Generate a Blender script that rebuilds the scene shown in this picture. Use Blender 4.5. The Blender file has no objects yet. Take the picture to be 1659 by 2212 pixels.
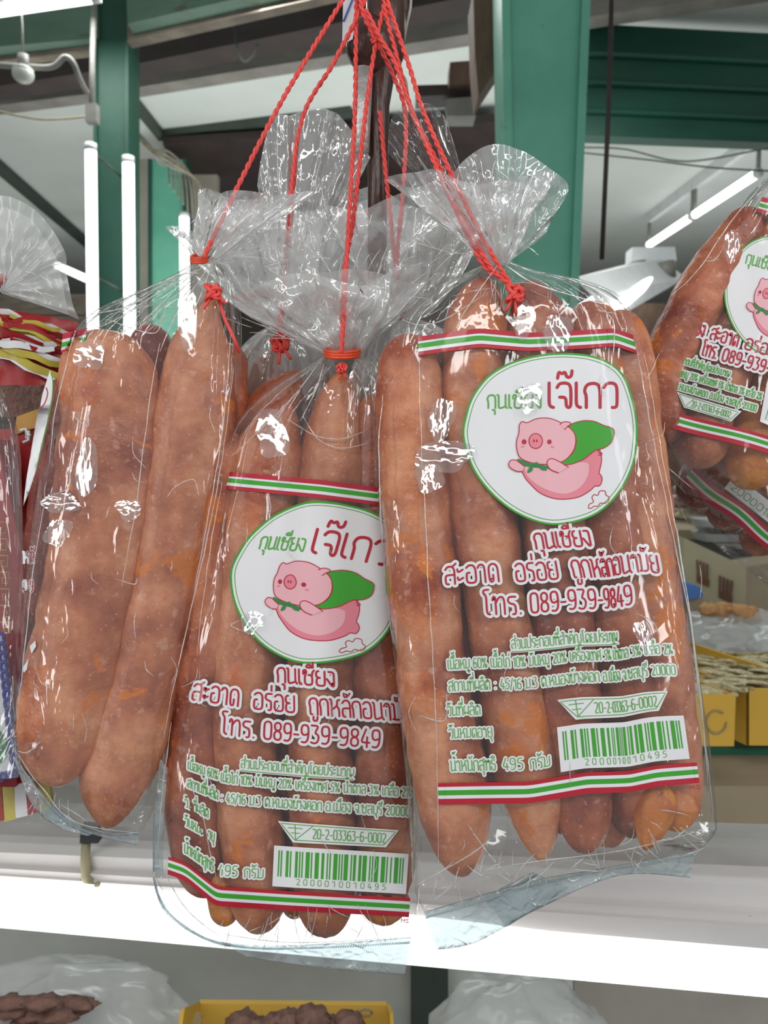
import bpy, math, random
from math import sin, cos, pi, radians, sqrt, floor
from mathutils import Vector, noise
from mathutils.bvhtree import BVHTree
from mathutils.geometry import delaunay_2d_cdt

# ------------------------------------------------------------------ camera
C = bpy.context.scene.collection
SC = bpy.context.scene
F = 1640.0
CAMZ = 1.5
PITCH = radians(5)
cam_d = bpy.data.cameras.new('camera')
cam = bpy.data.objects.new('camera', cam_d)
C.objects.link(cam)
cam.location = (0, 0, CAMZ)
cam.rotation_euler = (radians(90) - PITCH, 0, 0)
cam_d.sensor_fit = 'VERTICAL'
cam_d.sensor_height = 36
cam_d.lens = 36 * F / 2212
cam_d.clip_start = 0.02
cam_d.dof.use_dof = True
cam_d.dof.focus_distance = 0.415
cam_d.dof.aperture_fstop = 15
SC.camera = cam

# ------------------------------------------------------------------ world, exposure
SC.view_settings.view_transform = 'Standard'
SC.view_settings.look = 'None'
SC.view_settings.exposure = 0.0
SC.view_settings.gamma = 1
SC.view_settings.use_curve_mapping = False
try:
    SC.cycles.transparent_max_bounces = 28
    SC.cycles.max_bounces = 5
except Exception:
    pass
w = bpy.data.worlds.new('hall_daylight')
SC.world = w
w.use_nodes = True
wb = w.node_tree.nodes['Background']
wb.inputs[0].default_value = (0.93, 0.97, 1.0, 1)
wb.inputs[1].default_value = 0.46


def area(name, loc, target, sx, sy, power, col=(1, 1, 1)):
    l = bpy.data.lights.new(name, 'AREA')
    l.shape = 'RECTANGLE'
    l.size = sx
    l.size_y = sy
    l.energy = power
    l.color = col
    o = bpy.data.objects.new(name, l)
    C.objects.link(o)
    o.location = loc
    o.rotation_euler = (Vector(target) - Vector(loc)).to_track_quat('-Z', 'Y').to_euler()
    return o


# stall tubes and hall lamps behind and above the photographer, plus added ceiling fills
area('tube_lamp', (0.10, -0.60, 2.15), (0, 0.42, 1.45), 1.6, 0.12, 6.2, (1, 0.985, 0.95))
area('tube_lamp', (-0.80, -0.05, 1.70), (0, 0.45, 1.45), 0.09, 1.0, 2.6, (1, 0.985, 0.95))
area('tube_lamp', (0.85, -0.15, 1.85), (0, 0.45, 1.45), 0.09, 1.0, 2.6, (0.97, 0.99, 1))
area('hall_lamp', (0.0, 3.2, 3.3), (0, 3.4, 0), 3.0, 0.25, 40, (0.97, 1, 0.98))
area('hall_lamp', (1.5, 6.0, 3.2), (1.5, 6.4, 0), 3.0, 0.25, 50, (0.97, 1, 0.98))
area('hall_uplight', (-0.6, 4.6, 1.9), (-0.6, 4.8, 4), 3.5, 1.6, 46, (0.97, 1, 0.98))  # unseen upward fills, added to brighten the ceiling
area('hall_uplight', (2.6, 6.6, 1.9), (2.6, 6.8, 4), 3.5, 2.5, 26, (0.97, 1, 0.98))
area('hall_uplight', (-3.0, 7.5, 1.9), (-3.0, 7.6, 4), 3.0, 2.5, 22, (0.97, 1, 0.98))


# ------------------------------------------------------------------ projection helpers
def ray(px, py):
    a = (px - 829.5) / F
    b = (1106 - py) / F
    return Vector((a, cos(PITCH) + b * sin(PITCH), -sin(PITCH) + b * cos(PITCH)))


CAMV = Vector((0, 0, CAMZ))


def P(px, py, Y):
    d = ray(px, py)
    return CAMV + d * (Y / d.y)


def PZ(px, py, z):
    d = ray(px, py)
    return CAMV + d * ((z - CAMZ) / d.z)


def cr(a, b, c, d, t):
    return 0.5 * ((2 * b) + (-a + c) * t + (2 * a - 5 * b + 4 * c - d) * t * t + (-a + 3 * b - 3 * c + d) * t ** 3)


def catmull(pts, t):
    """pts: list of tuples, t in 0..1 along index"""
    n = len(pts) - 1
    x = min(max(t, 0), 1) * n
    i = min(int(x), n - 1)
    f = x - i
    p0, p1, p2, p3 = pts[max(i - 1, 0)], pts[i], pts[i + 1], pts[min(i + 2, n)]
    return tuple(cr(a, b, c, d, f) for a, b, c, d in zip(p0, p1, p2, p3))


def lerp(a, b, t):
    return a + (b - a) * t


def interp(tab, x):
    if x <= tab[0][0]:
        (x0, y0), (x1, y1) = tab[0], tab[1]
        return y0 + (y1 - y0) * (x - x0) / (x1 - x0)
    for (x0, y0), (x1, y1) in zip(tab, tab[1:]):
        if x <= x1:
            return y0 + (y1 - y0) * (x - x0) / (x1 - x0)
    (x0, y0), (x1, y1) = tab[-2], tab[-1]
    return y0 + (y1 - y0) * (x - x0) / (x1 - x0)


def smooth_interp(tab, x):
    n = len(tab) - 1
    for i in range(n):
        if x <= tab[i + 1][0] or i == n - 1:
            x0, x1 = tab[i][0], tab[i + 1][0]
            f = (x - x0) / (x1 - x0)
            if f < 0 or f > 1:
                return interp(tab, x)
            y = [tab[max(i - 1, 0)][1], tab[i][1], tab[i + 1][1], tab[min(i + 2, n)][1]]
            return cr(*y, f)


# ------------------------------------------------------------------ object helpers
def link(o, parent=None):
    C.objects.link(o)
    if parent:
        o.parent = parent
    return o


def origin_of(o):
    v = Vector((0, 0, 0))
    while o:
        v = v + o.location
        o = o.parent
    return v


def mesh(name, verts, faces, mat, parent=None, smooth=True, origin=None):
    """verts are world points; the object's own origin is put at its first point or at `origin`"""
    base = origin_of(parent) if parent else Vector((0, 0, 0))
    if origin is None:
        origin = Vector(verts[0]) if not parent else base
    me = bpy.data.meshes.new(name)
    me.from_pydata([tuple(Vector(v) - origin) for v in verts], [], faces)
    me.materials.append(mat)
    if smooth:
        me.polygons.foreach_set('use_smooth', [True] * len(me.polygons))
    me.update()
    o = bpy.data.objects.new(name, me)
    o.location = origin - base
    link(o, parent)
    return o


def empty(name, loc, label=None, cat=None, group=None):
    o = bpy.data.objects.new(name, None)
    o.empty_display_size = 0.01
    o.location = loc
    link(o)
    if label:
        tag(o, label, cat, group)
    return o


def tag(o, label=None, cat=None, group=None, kind=None):
    if label:
        o['label'] = label
    if cat:
        o['category'] = cat
    if group:
        o['group'] = group
    if kind:
        o['kind'] = kind
    return o


class MB:
    def __init__(s):
        s.v = []
        s.f = []

    def add(s, v, f):
        n = len(s.v)
        s.v += [Vector(x) for x in v]
        s.f += [[i + n for i in q] for q in f]

    def prism(s, ring, off):
        """closed polygon of world points extruded by vector off"""
        n = len(ring)
        a = [Vector(p) for p in ring]
        b = [p + Vector(off) for p in a]
        s.add(a + b, [list(range(n))[::-1], list(range(n, 2 * n))] + [[i, (i + 1) % n, n + (i + 1) % n, n + i] for i in range(n)])

    def box(s, c, sx, sy, sz, rz=0.0):
        c = Vector(c)
        pts = []
        for z in (-1, 1):
            for x, y in ((-1, -1), (1, -1), (1, 1), (-1, 1)):
                X, Y = x * sx / 2, y * sy / 2
                pts.append(c + Vector((X * cos(rz) - Y * sin(rz), X * sin(rz) + Y * cos(rz), z * sz / 2)))
        s.add(pts, [[3, 2, 1, 0], [4, 5, 6, 7], [0, 1, 5, 4], [1, 2, 6, 5], [2, 3, 7, 6], [3, 0, 4, 7]])

    def tube(s, pts, rad, seg=10, caps=True):
        pts = [Vector(p) for p in pts]
        n = len(pts)
        rr = rad if isinstance(rad, (list, tuple)) else [rad] * n
        up = None
        base = len(s.v)
        for i, p in enumerate(pts):
            t = (pts[min(i + 1, n - 1)] - pts[max(i - 1, 0)])
            t = t.normalized() if t.length > 1e-9 else Vector((0, 0, 1))
            if up is None:
                up = Vector((0, 1, 0)) if abs(t.y) < 0.9 else Vector((1, 0, 0))
            a = t.cross(up).normalized()
            up = a.cross(t).normalized()
            for k in range(seg):
                an = 2 * pi * k / seg
                s.v.append(p + (a * cos(an) + up * sin(an)) * rr[i])
        for i in range(n - 1):
            for k in range(seg):
                q = base + i * seg
                s.f.append([q + k, q + (k + 1) % seg, q + seg + (k + 1) % seg, q + seg + k])
        if caps:
            s.f.append([base + k for k in range(seg)][::-1])
            s.f.append([base + (n - 1) * seg + k for k in range(seg)])

    def build(s, name, mat, parent=None, smooth=False):
        return mesh(name, s.v, s.f, mat, parent, smooth)


# ------------------------------------------------------------------ materials
def newmat(name):
    m = bpy.data.materials.new(name)
    m.use_nodes = True
    nt = m.node_tree
    nt.nodes.clear()
    out = nt.nodes.new('ShaderNodeOutputMaterial')
    return m, nt, out


def N(nt, typ, **kw):
    n = nt.nodes.new(typ)
    for k, v in kw.items():
        if k.startswith('i_'):
            n.inputs[int(k[2:]) if k[2:].isdigit() else k[2:].replace('_', ' ')].default_value = v
        else:
            setattr(n, k, v)
    return n


def coords(nt, scale=(1, 1, 1), kind='Object'):
    tc = N(nt, 'ShaderNodeTexCoord')
    mp = N(nt, 'ShaderNodeMapping')
    mp.inputs['Scale'].default_value = scale
    nt.links.new(tc.outputs[kind], mp.inputs[0])
    return mp.outputs[0]


def ramp(nt, fac, stops, interp_='LINEAR'):
    r = N(nt, 'ShaderNodeValToRGB')
    r.color_ramp.interpolation = interp_
    e = r.color_ramp.elements
    while len(e) < len(stops):
        e.new(0.5)
    for x, (p, c) in zip(e, stops):
        x.position = p
        x.color = (*c, 1) if len(c) == 3 else c
    nt.links.new(fac, r.inputs[0])
    return r.outputs[0]


def paint(name, c1, c2=None, scale=6, rough=0.6, bump=0.15, stretch=(1, 1, 1), spots=None, bscale=None, metal=0.0, bdist=0.01):
    m, nt, out = newmat(name)
    b = N(nt, 'ShaderNodeBsdfPrincipled')
    b.inputs['Roughness'].default_value = rough
    b.inputs['Metallic'].default_value = metal
    v = coords(nt, stretch)
    n1 = N(nt, 'ShaderNodeTexNoise', i_Scale=scale, i_Detail=6.0, i_Roughness=0.6)
    nt.links.new(v, n1.inputs['Vector'])
    col = ramp(nt, n1.outputs[0], [(0.32, c2 or tuple(x * 0.8 for x in c1)), (0.68, c1)])
    if spots:
        n2 = N(nt, 'ShaderNodeTexNoise', i_Scale=spots[1], i_Detail=5.0, i_Roughness=0.7)
        nt.links.new(v, n2.inputs['Vector'])
        f = ramp(nt, n2.outputs[0], [(spots[2], (0, 0, 0)), (spots[2] + 0.05, (1, 1, 1))])
        mx = N(nt, 'ShaderNodeMixRGB')
        nt.links.new(f, mx.inputs[0])
        nt.links.new(col, mx.inputs[1])
        mx.inputs[2].default_value = (*spots[0], 1)
        col = mx.outputs[0]
    nt.links.new(col, b.inputs['Base Color'])
    if bump:
        n3 = N(nt, 'ShaderNodeTexNoise', i_Scale=bscale or scale * 6, i_Detail=6.0)
        nt.links.new(v, n3.inputs['Vector'])
        bp = N(nt, 'ShaderNodeBump', i_Strength=bump, i_Distance=bdist)
        nt.links.new(n3.outputs[0], bp.inputs['Height'])
        nt.links.new(bp.outputs[0], b.inputs['Normal'])
    nt.links.new(b.outputs[0], out.inputs[0])
    return m


def emit(name, col, s):
    m, nt, out = newmat(name)
    e = N(nt, 'ShaderNodeEmission')
    e.inputs[0].default_value = (*col, 1)
    e.inputs[1].default_value = s
    nt.links.new(e.outputs[0], out.inputs[0])
    return m


def film(name, haze=0.014, gloss=1.0, rough=0.075, bscale=48, bump=0.6, stretch=(1, 1, 0.35), tint=(0.97, 0.975, 0.97), bdist=0.004, hazecol=(0.95, 0.96, 0.96)):
    """clear wrapping film: mostly see-through, mirror-like glints on its creases, faint milky haze"""
    m, nt, out = newmat(name)
    v = coords(nt, stretch)
    n1 = N(nt, 'ShaderNodeTexNoise', i_Scale=bscale, i_Detail=3.0, i_Roughness=0.5, i_Distortion=0.6)
    nt.links.new(v, n1.inputs['Vector'])
    vo = N(nt, 'ShaderNodeTexVoronoi', feature='DISTANCE_TO_EDGE', i_Scale=bscale * 0.55)
    nv = N(nt, 'ShaderNodeTexNoise', i_Scale=bscale * 0.5, i_Detail=2.0)
    nt.links.new(v, nv.inputs['Vector'])
    mv = N(nt, 'ShaderNodeMixRGB', blend_type='ADD')
    mv.inputs[0].default_value = 0.03
    nt.links.new(v, mv.inputs[1])
    nt.links.new(nv.outputs['Color'], mv.inputs[2])
    nt.links.new(mv.outputs[0], vo.inputs['Vector'])
    edge = N(nt, 'ShaderNodeMath', operation='MULTIPLY')
    mn = N(nt, 'ShaderNodeMath', operation='MINIMUM')
    mn.inputs[1].default_value = 0.12
    nt.links.new(vo.outputs['Distance'], mn.inputs[0])
    nt.links.new(mn.outputs[0], edge.inputs[0])
    edge.inputs[1].default_value = -2.4
    ad = N(nt, 'ShaderNodeMath', operation='ADD')
    nt.links.new(edge.outputs[0], ad.inputs[0])
    nt.links.new(n1.outputs[0], ad.inputs[1])
    bp = N(nt, 'ShaderNodeBump', i_Strength=bump, i_Distance=bdist)
    nt.links.new(ad.outputs[0], bp.inputs['Height'])
    lw = N(nt, 'ShaderNodeLayerWeight')
    lw.inputs['Blend'].default_value = 0.5
    nt.links.new(bp.outputs[0], lw.inputs['Normal'])
    pw = N(nt, 'ShaderNodeMath', operation='POWER')
    nt.links.new(lw.outputs['Facing'], pw.inputs[0])
    pw.inputs[1].default_value = 3.0
    ma = N(nt, 'ShaderNodeMath', operation='MULTIPLY_ADD')
    ma.use_clamp = True
    nt.links.new(pw.outputs[0], ma.inputs[0])
    ma.inputs[1].default_value = 0.70 * gloss
    ma.inputs[2].default_value = 0.065 * gloss
    tr = N(nt, 'ShaderNodeBsdfTransparent')
    tr.inputs[0].default_value = (*tint, 1)
    gl = N(nt, 'ShaderNodeBsdfGlossy')
    gl.inputs['Roughness'].default_value = rough
    gl.inputs[0].default_value = (1, 1, 1, 1)
    nt.links.new(bp.outputs[0], gl.inputs['Normal'])
    di = N(nt, 'ShaderNodeBsdfDiffuse')
    di.inputs[0].default_value = (*hazecol, 1)
    tl = N(nt, 'ShaderNodeBsdfTranslucent')
    tl.inputs[0].default_value = (*hazecol, 1)
    hz = N(nt, 'ShaderNodeMixShader')
    hz.inputs[0].default_value = 0.5
    nt.links.new(di.outputs[0], hz.inputs[1])
    nt.links.new(tl.outputs[0], hz.inputs[2])
    m1 = N(nt, 'ShaderNodeMixShader')
    m1.inputs[0].default_value = haze
    nt.links.new(tr.outputs[0], m1.inputs[1])
    nt.links.new(hz.outputs[0], m1.inputs[2])
    m2 = N(nt, 'ShaderNodeMixShader')
    nt.links.new(ma.outputs[0], m2.inputs[0])
    nt.links.new(m1.outputs[0], m2.inputs[1])
    nt.links.new(gl.outputs[0], m2.inputs[2])
    nt.links.new(m2.outputs[0], out.inputs[0])
    return m


def sausage_mat(name, light, mid, dark, patch, patch_at=0.64, rough=0.33):
    m, nt, out = newmat(name)
    b = N(nt, 'ShaderNodeBsdfPrincipled')
    oi = N(nt, 'ShaderNodeObjectInfo')
    tc = N(nt, 'ShaderNodeTexCoord')
    sh = N(nt, 'ShaderNodeVectorMath', operation='MULTIPLY_ADD')
    nt.links.new(oi.outputs['Random'], sh.inputs[0])
    sh.inputs[1].default_value = (3.1, 2.3, 4.7)
    nt.links.new(tc.outputs['Object'], sh.inputs[2])
    v = sh.outputs[0]

    def nz(scale, det=5.0, ro=0.6, dist=0.0):
        n = N(nt, 'ShaderNodeTexNoise', i_Scale=scale, i_Detail=det, i_Roughness=ro, i_Distortion=dist)
        nt.links.new(v, n.inputs['Vector'])
        return n.outputs[0]
    col = ramp(nt, nz(30, 6, 0.58), [(0.33, dark), (0.5, mid), (0.67, light)])

    def mixin(col, fac, c):
        mx = N(nt, 'ShaderNodeMixRGB')
        nt.links.new(fac, mx.inputs[0])
        nt.links.new(col, mx.inputs[1])
        mx.inputs[2].default_value = (*c, 1)
        return mx.outputs[0]
    col = mixin(col, ramp(nt, nz(26, 5, 0.6, 0.4), [(patch_at, (0, 0, 0)), (patch_at + 0.03, (0.85, 0.85, 0.85))]), patch)
    col = mixin(col, ramp(nt, nz(150, 3, 0.5), [(0.62, (0, 0, 0)), (0.74, (0.4, 0.4, 0.4))]), (0.72, 0.45, 0.34))
    vo = N(nt, 'ShaderNodeTexVoronoi', i_Scale=210.0)
    nt.links.new(v, vo.inputs['Vector'])
    col = mixin(col, ramp(nt, vo.outputs['Distance'], [(0.08, (0.35, 0.35, 0.35)), (0.2, (0, 0, 0))]), (0.72, 0.42, 0.28))
    col = mixin(col, ramp(nt, nz(60, 3, 0.5), [(0.69, (0, 0, 0)), (0.78, (0.5, 0.5, 0.5))]), (0.40, 0.05, 0.03))
    nt.links.new(col, b.inputs['Base Color'])
    rr = ramp(nt, nz(80, 3), [(0.35, (rough - .1,) * 3), (0.7, (rough + .2,) * 3)])
    nt.links.new(rr, b.inputs['Roughness'])
    b.inputs['Subsurface Weight'].default_value = 0.0
    b.inputs['Subsurface Radius'].default_value = (1.0, 0.35, 0.2)
    b.inputs['Subsurface Scale'].default_value = 0.006
    bp = N(nt, 'ShaderNodeBump', i_Strength=0.6, i_Distance=0.0014)
    ad = N(nt, 'ShaderNodeMath', operation='ADD')
    nt.links.new(nz(170, 5, 0.6), ad.inputs[0])
    nt.links.new(nz(45, 4, 0.6), ad.inputs[1])
    nt.links.new(ad.outputs[0], bp.inputs['Height'])
    nt.links.new(bp.outputs[0], b.inputs['Normal'])
    nt.links.new(b.outputs[0], out.inputs[0])
    return m


def ink(name, col, rough=0.5, coat=0.3):
    m, nt, out = newmat(name)
    b = N(nt, 'ShaderNodeBsdfPrincipled')
    v = coords(nt, (1, 1, 0.5))
    n = N(nt, 'ShaderNodeTexNoise', i_Scale=55.0, i_Detail=2.0)
    nt.links.new(v, n.inputs['Vector'])
    c = ramp(nt, n.outputs[0], [(0.3, tuple(x * 0.96 for x in col)), (0.7, col)])
    nt.links.new(c, b.inputs['Base Color'])
    bp = N(nt, 'ShaderNodeBump', i_Strength=0.35, i_Distance=0.004)
    nt.links.new(n.outputs[0], bp.inputs['Height'])
    b.inputs['Roughness'].default_value = rough
    b.inputs['Coat Weight'].default_value = coat
    b.inputs['Coat Roughness'].default_value = 0.08
    nt.links.new(bp.outputs[0], b.inputs['Coat Normal'])
    nt.links.new(b.outputs[0], out.inputs[0])
    return m


M = {}
M['film'] = film('clear_bag_film')
M['film_crumpled'] = film('crumpled_clear_film', haze=0.36, gloss=1.9, bscale=52, bump=0.9, stretch=(1, 1, 0.6))
M['film_soft'] = film('milky_bag_film', haze=0.42, gloss=0.7, rough=0.25, bscale=14, bump=0.3, stretch=(1, 1, 1), bdist=0.01)
M['film_crease_glint'] = film('whitened_fold_edge', haze=0.42, gloss=3.2, rough=0.12, bscale=120, bump=0.5)  # whitened so that fold lines show as painted highlights
M['film_highlight_patch'] = film('film_highlight_gloss', haze=0.05, gloss=3.0, rough=0.08, bscale=30, bump=0.07, stretch=(1, 1, .5))  # extra gloss for the added patches that make highlights
M['film_flap'] = film('sealed_film_flap', haze=0.20, gloss=1.2, rough=0.15, bscale=120, bump=0.6, stretch=(1, 1, 1), tint=(0.80, 0.88, 0.90))
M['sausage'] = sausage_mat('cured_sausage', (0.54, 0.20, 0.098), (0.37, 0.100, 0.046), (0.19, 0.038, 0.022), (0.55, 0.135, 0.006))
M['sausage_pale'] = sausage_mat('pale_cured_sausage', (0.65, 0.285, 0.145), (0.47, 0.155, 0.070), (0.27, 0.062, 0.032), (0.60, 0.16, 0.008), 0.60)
M['sausage_orange'] = sausage_mat('orange_cured_sausage', (0.68, 0.29, 0.06), (0.54, 0.165, 0.026), (0.36, 0.085, 0.016), (0.62, 0.22, 0.015), 0.55)  # amber tone; at the centre bag's foot it stands for backlight
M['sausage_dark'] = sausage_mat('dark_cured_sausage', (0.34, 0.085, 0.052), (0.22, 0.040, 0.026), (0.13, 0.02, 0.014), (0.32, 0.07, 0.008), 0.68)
M['white'] = ink('print_white', (0.76, 0.755, 0.775))
M['red'] = ink('print_red', (0.45, 0.002, 0.022))
M['green'] = ink('print_green', (0.035, 0.34, 0.015))
M['palegreen'] = ink('print_light_green', (0.085, 0.38, 0.045))
M['deepgreen'] = ink('print_deep_green', (0.02, 0.22, 0.05))
M['pink'] = ink('print_pink', (0.80, 0.42, 0.47))
M['rose'] = ink('print_rose', (0.76, 0.22, 0.28))
M['string'] = paint('red_twine', (0.86, 0.095, 0.075), (0.74, 0.05, 0.045), 300, 0.5, 0.3, bdist=0.001)
M['band'] = paint('red_rubber_band', (0.75, 0.09, 0.02), (0.65, 0.05, 0.02), 200, 0.35, 0.1, bdist=0.001)


# ------------------------------------------------------------------ lettering: strokes of plain loopless letters
G = {
    'ก': (.66, [[(.08, 0), (.08, .5), (0, .66), (.08, .92), (.3, 1), (.52, .96), (.6, .75), (.6, 0)]]),
    'ข': (.66, [[(.02, .72), (.02, 1), (.2, 1), (.2, .78), (.1, .6), (.1, 0), (.6, 0), (.6, 1)]]),
    'ค': (.66, [[(.06, 0), (.06, .8), (.2, 1), (.46, 1), (.6, .8), (.6, 0)], [(.08, .3), (.32, .34), (.32, .62), (.18, .64)]]),
    'ง': (.54, [[(.12, 1), (.46, 1), (.46, .1), (.4, 0), (.3, .06), (.0, .5)]]),
    'จ': (.58, [[(0, .82), (.1, 1), (.42, 1), (.52, .82), (.52, 0), (.34, 0), (.34, .42), (.1, .42)]]),
    'ช': (.74, [[(0, .72), (0, 1), (.2, 1), (.2, .78), (.1, .6), (.1, 0), (.6, 0), (.6, .66), (.36, .68)], [(.6, .66), (.6, .85), (.72, 1.02)]]),
    'ญ': (1.06, [[(.06, 0), (.06, .8), (.2, 1), (.38, 1), (.5, .8), (.5, 0), (1, 0), (1, 1)], [(.55, -.24), (.72, -.16), (1, -.3)]]),
    'ณ': (1.06, [[(.06, 0), (.06, .8), (.2, 1), (.38, 1), (.5, .8), (.5, 0), (.62, .16), (.8, .1), (1, .3), (1, 1)]]),
    'ด': (.66, [[(.3, .38), (.3, 0), (.08, 0), (.05, .8), (.2, 1), (.46, 1), (.6, .8), (.6, 0)]]),
    'ต': (.68, [[(.3, .38), (.3, 0), (.08, 0), (.04, .85), (.16, 1), (.33, .84), (.5, 1), (.62, .85), (.62, 0)]]),
    'ถ': (.66, [[(.22, 0), (.08, 0), (.08, .5), (0, .66), (.08, .92), (.3, 1), (.52, .96), (.6, .75), (.6, 0)]]),
    'ท': (.68, [[(0, .8), (.03, 1), (.16, .98), (.16, 0)], [(.16, .62), (.34, .96), (.52, 1), (.62, .8), (.62, 0)]]),
    'ธ': (.62, [[(.52, 1), (.12, 1), (.02, .82), (.12, .64), (.46, .62), (.56, .48), (.56, 0), (.08, 0), (.08, .36)]]),
    'น': (.72, [[(0, 1), (.1, .98), (.1, 0), (.3, .0), (.6, .14)], [(.6, 1), (.6, .12), (.72, .0)]]),
    'บ': (.66, [[(0, 1), (.1, .98), (.1, 0), (.6, 0), (.6, 1)]]),
    'ป': (.66, [[(0, 1), (.1, .98), (.1, 0), (.6, 0), (.6, 1.4)]]),
    'ผ': (.68, [[(.18, 1), (.06, .94), (.06, 0), (.34, .42), (.62, 0), (.62, 1)]]),
    'ม': (.72, [[(0, 1), (.14, .98), (.14, .06), (.02, .06)], [(.14, .04), (.64, .06), (.64, 1)]]),
    'ย': (.66, [[(.2, 1), (.04, .96), (.04, .58), (.28, .54)], [(.2, .54), (.06, .46), (.06, 0), (.6, 0), (.6, 1)]]),
    'ร': (.54, [[(.46, 1), (.12, 1), (.04, .78), (.12, .62), (.4, .56), (.44, .4), (.44, 0), (.28, 0)]]),
    'ล': (.66, [[(.06, .82), (.2, 1), (.46, 1), (.6, .82), (.6, 0)], [(.6, .52), (.12, .52), (.05, .36), (.08, 0), (.24, 0)]]),
    'ว': (.56, [[(0, .82), (.12, 1), (.4, 1), (.5, .82), (.5, 0), (.32, 0)]]),
    'ศ': (.72, [[(.06, 0), (.06, .8), (.2, 1), (.46, 1), (.6, .8), (.6, 0)], [(.08, .3), (.32, .34), (.32, .62)], [(.5, .96), (.72, 1.15)]]),
    'ส': (.70, [[(.06, .82), (.2, 1), (.46, 1), (.6, .82), (.6, 0)], [(.6, .52), (.12, .52), (.05, .36), (.08, 0), (.24, 0)], [(.46, .96), (.7, 1.15)]]),
    'ห': (.74, [[(0, 1), (.12, .98), (.12, 0)], [(.12, .36), (.5, .62), (.52, .98), (.68, 1)], [(.5, .6), (.64, .44), (.64, 0)]]),
    'อ': (.66, [[(.24, .58), (.05, .58), (.05, .0), (.6, 0), (.6, .8), (.46, 1), (.2, 1), (.06, .86)]]),
    'ะ': (.40, [[(.0, .82), (.02, .62), (.32, .78)], [(.0, .36), (.02, .16), (.32, .32)]]),
    'า': (.50, [[(0, .82), (.1, 1), (.3, 1), (.4, .82), (.4, 0)]]),
    'เ': (.28, [[(.06, 1), (.06, .06), (.22, 0)]]),
    'โ': (.40, [[(.3, 1.42), (.02, 1.42), (.02, 1.2), (.16, 1.08), (.16, .06), (.32, 0)]]),
    'ไ': (.38, [[(0, 1.2), (.0, 1.42), (.18, 1.36), (.18, .06), (.34, 0)]]),
    '0': (.62, [[(.28, 1.1), (.1, 1.05), (.03, .9), (.03, .2), (.1, .04), (.28, 0), (.46, .04), (.53, .2), (.53, .9), (.46, 1.05), (.28, 1.1)]]),
    '1': (.36, [[(0, .86), (.22, 1.1), (.22, 0)]]),
    '2': (.60, [[(.02, 1.0), (.2, 1.1), (.44, 1.04), (.5, .8), (.4, .55), (.02, 0), (.54, 0)]]),
    '3': (.60, [[(.02, 1.1), (.5, 1.1), (.24, .64), (.48, .54), (.52, .3), (.4, .04), (.2, 0), (.02, .06)]]),
    '4': (.62, [[(.3, 1.1), (.0, .28), (.56, .28)], [(.4, .62), (.4, 0)]]),
    '5': (.60, [[(.5, 1.1), (.1, 1.1), (.06, .62), (.36, .66), (.52, .5), (.5, .16), (.32, 0), (.04, .04)]]),
    '6': (.62, [[(.48, 1.06), (.24, 1.1), (.06, .9), (.03, .3), (.1, .04), (.28, 0), (.48, .04), (.54, .3), (.48, .58), (.28, .64), (.06, .52)]]),
    '8': (.62, [[(.28, .58), (.08, .66), (.06, .98), (.28, 1.1), (.5, .98), (.48, .66), (.28, .58), (.05, .46), (.04, .1), (.28, 0), (.52, .1), (.51, .46), (.28, .58)]]),
    '9': (.62, [[(.08, .04), (.32, 0), (.5, .2), (.53, .8), (.46, 1.06), (.28, 1.1), (.08, 1.06), (.02, .8), (.08, .52), (.28, .46), (.5, .58)]]),
    '%': (.78, [[(.12, 1.1), (.02, .98), (.02, .78), (.12, .66), (.24, .78), (.24, .98), (.12, 1.1)], [(.56, 1.1), (.14, 0)],
                [(.58, .44), (.46, .32), (.46, .12), (.58, 0), (.7, .12), (.7, .32), (.58, .44)]]),
    '/': (.46, [[(.36, 1.15), (.02, -.1)]]),
    '-': (.44, [[(.04, .46), (.34, .46)]]),
    '.': (.22, [[(.06, .03), (.07, .03)]]),
    ':': (.34, [[(.16, .1), (.17, .1)], [(.16, .7), (.17, .7)]]),
    'M': (.8, [[(.02, 0), (.02, 1), (.34, .3), (.66, 1), (.66, 0)]]),
    'S': (.6, [[(.5, .95), (.2, 1), (.04, .8), (.2, .55), (.42, .45), (.5, .2), (.3, 0), (.02, .06)]]),
    ' ': (.38, []),
}
UP = {
    'ั': [[(-.4, 1.42), (-.4, 1.2), (-.2, 1.2), (.02, 1.44)]],
    'ิ': [[(-.5, 1.18), (-.42, 1.36), (-.2, 1.42), (-.02, 1.2), (-.5, 1.18)]],
    'ี': [[(-.5, 1.18), (-.42, 1.36), (-.2, 1.4), (-.02, 1.2), (-.5, 1.18)], [(-.02, 1.2), (-.02, 1.56)]],
    'ื': [[(-.5, 1.18), (-.42, 1.36), (-.2, 1.4), (-.02, 1.2), (-.5, 1.18)], [(-.02, 1.2), (-.02, 1.56)], [(-.16, 1.4), (-.16, 1.56)]],
    'ํ': [[(-.14, 1.2), (-.24, 1.3), (-.14, 1.42), (-.04, 1.3), (-.14, 1.2)]],
}
TONE = {
    '่': [[(-.04, 1.2), (-.04, 1.5)]],
    '้': [[(-.36, 1.46), (-.3, 1.22), (-.16, 1.3), (.02, 1.52)]],
    '๊': [[(-.5, 1.2), (-.46, 1.48), (-.34, 1.36), (-.22, 1.48), (-.16, 1.22), (.02, 1.26), (.04, 1.5)]],
}
LOW = {
    'ุ': [[(-.2, -.14), (-.04, -.14), (-.04, -.46)]],
    'ู': [[(-.3, -.14), (-.3, -.4), (-.02, -.4), (-.02, -.14)]],
}


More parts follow.
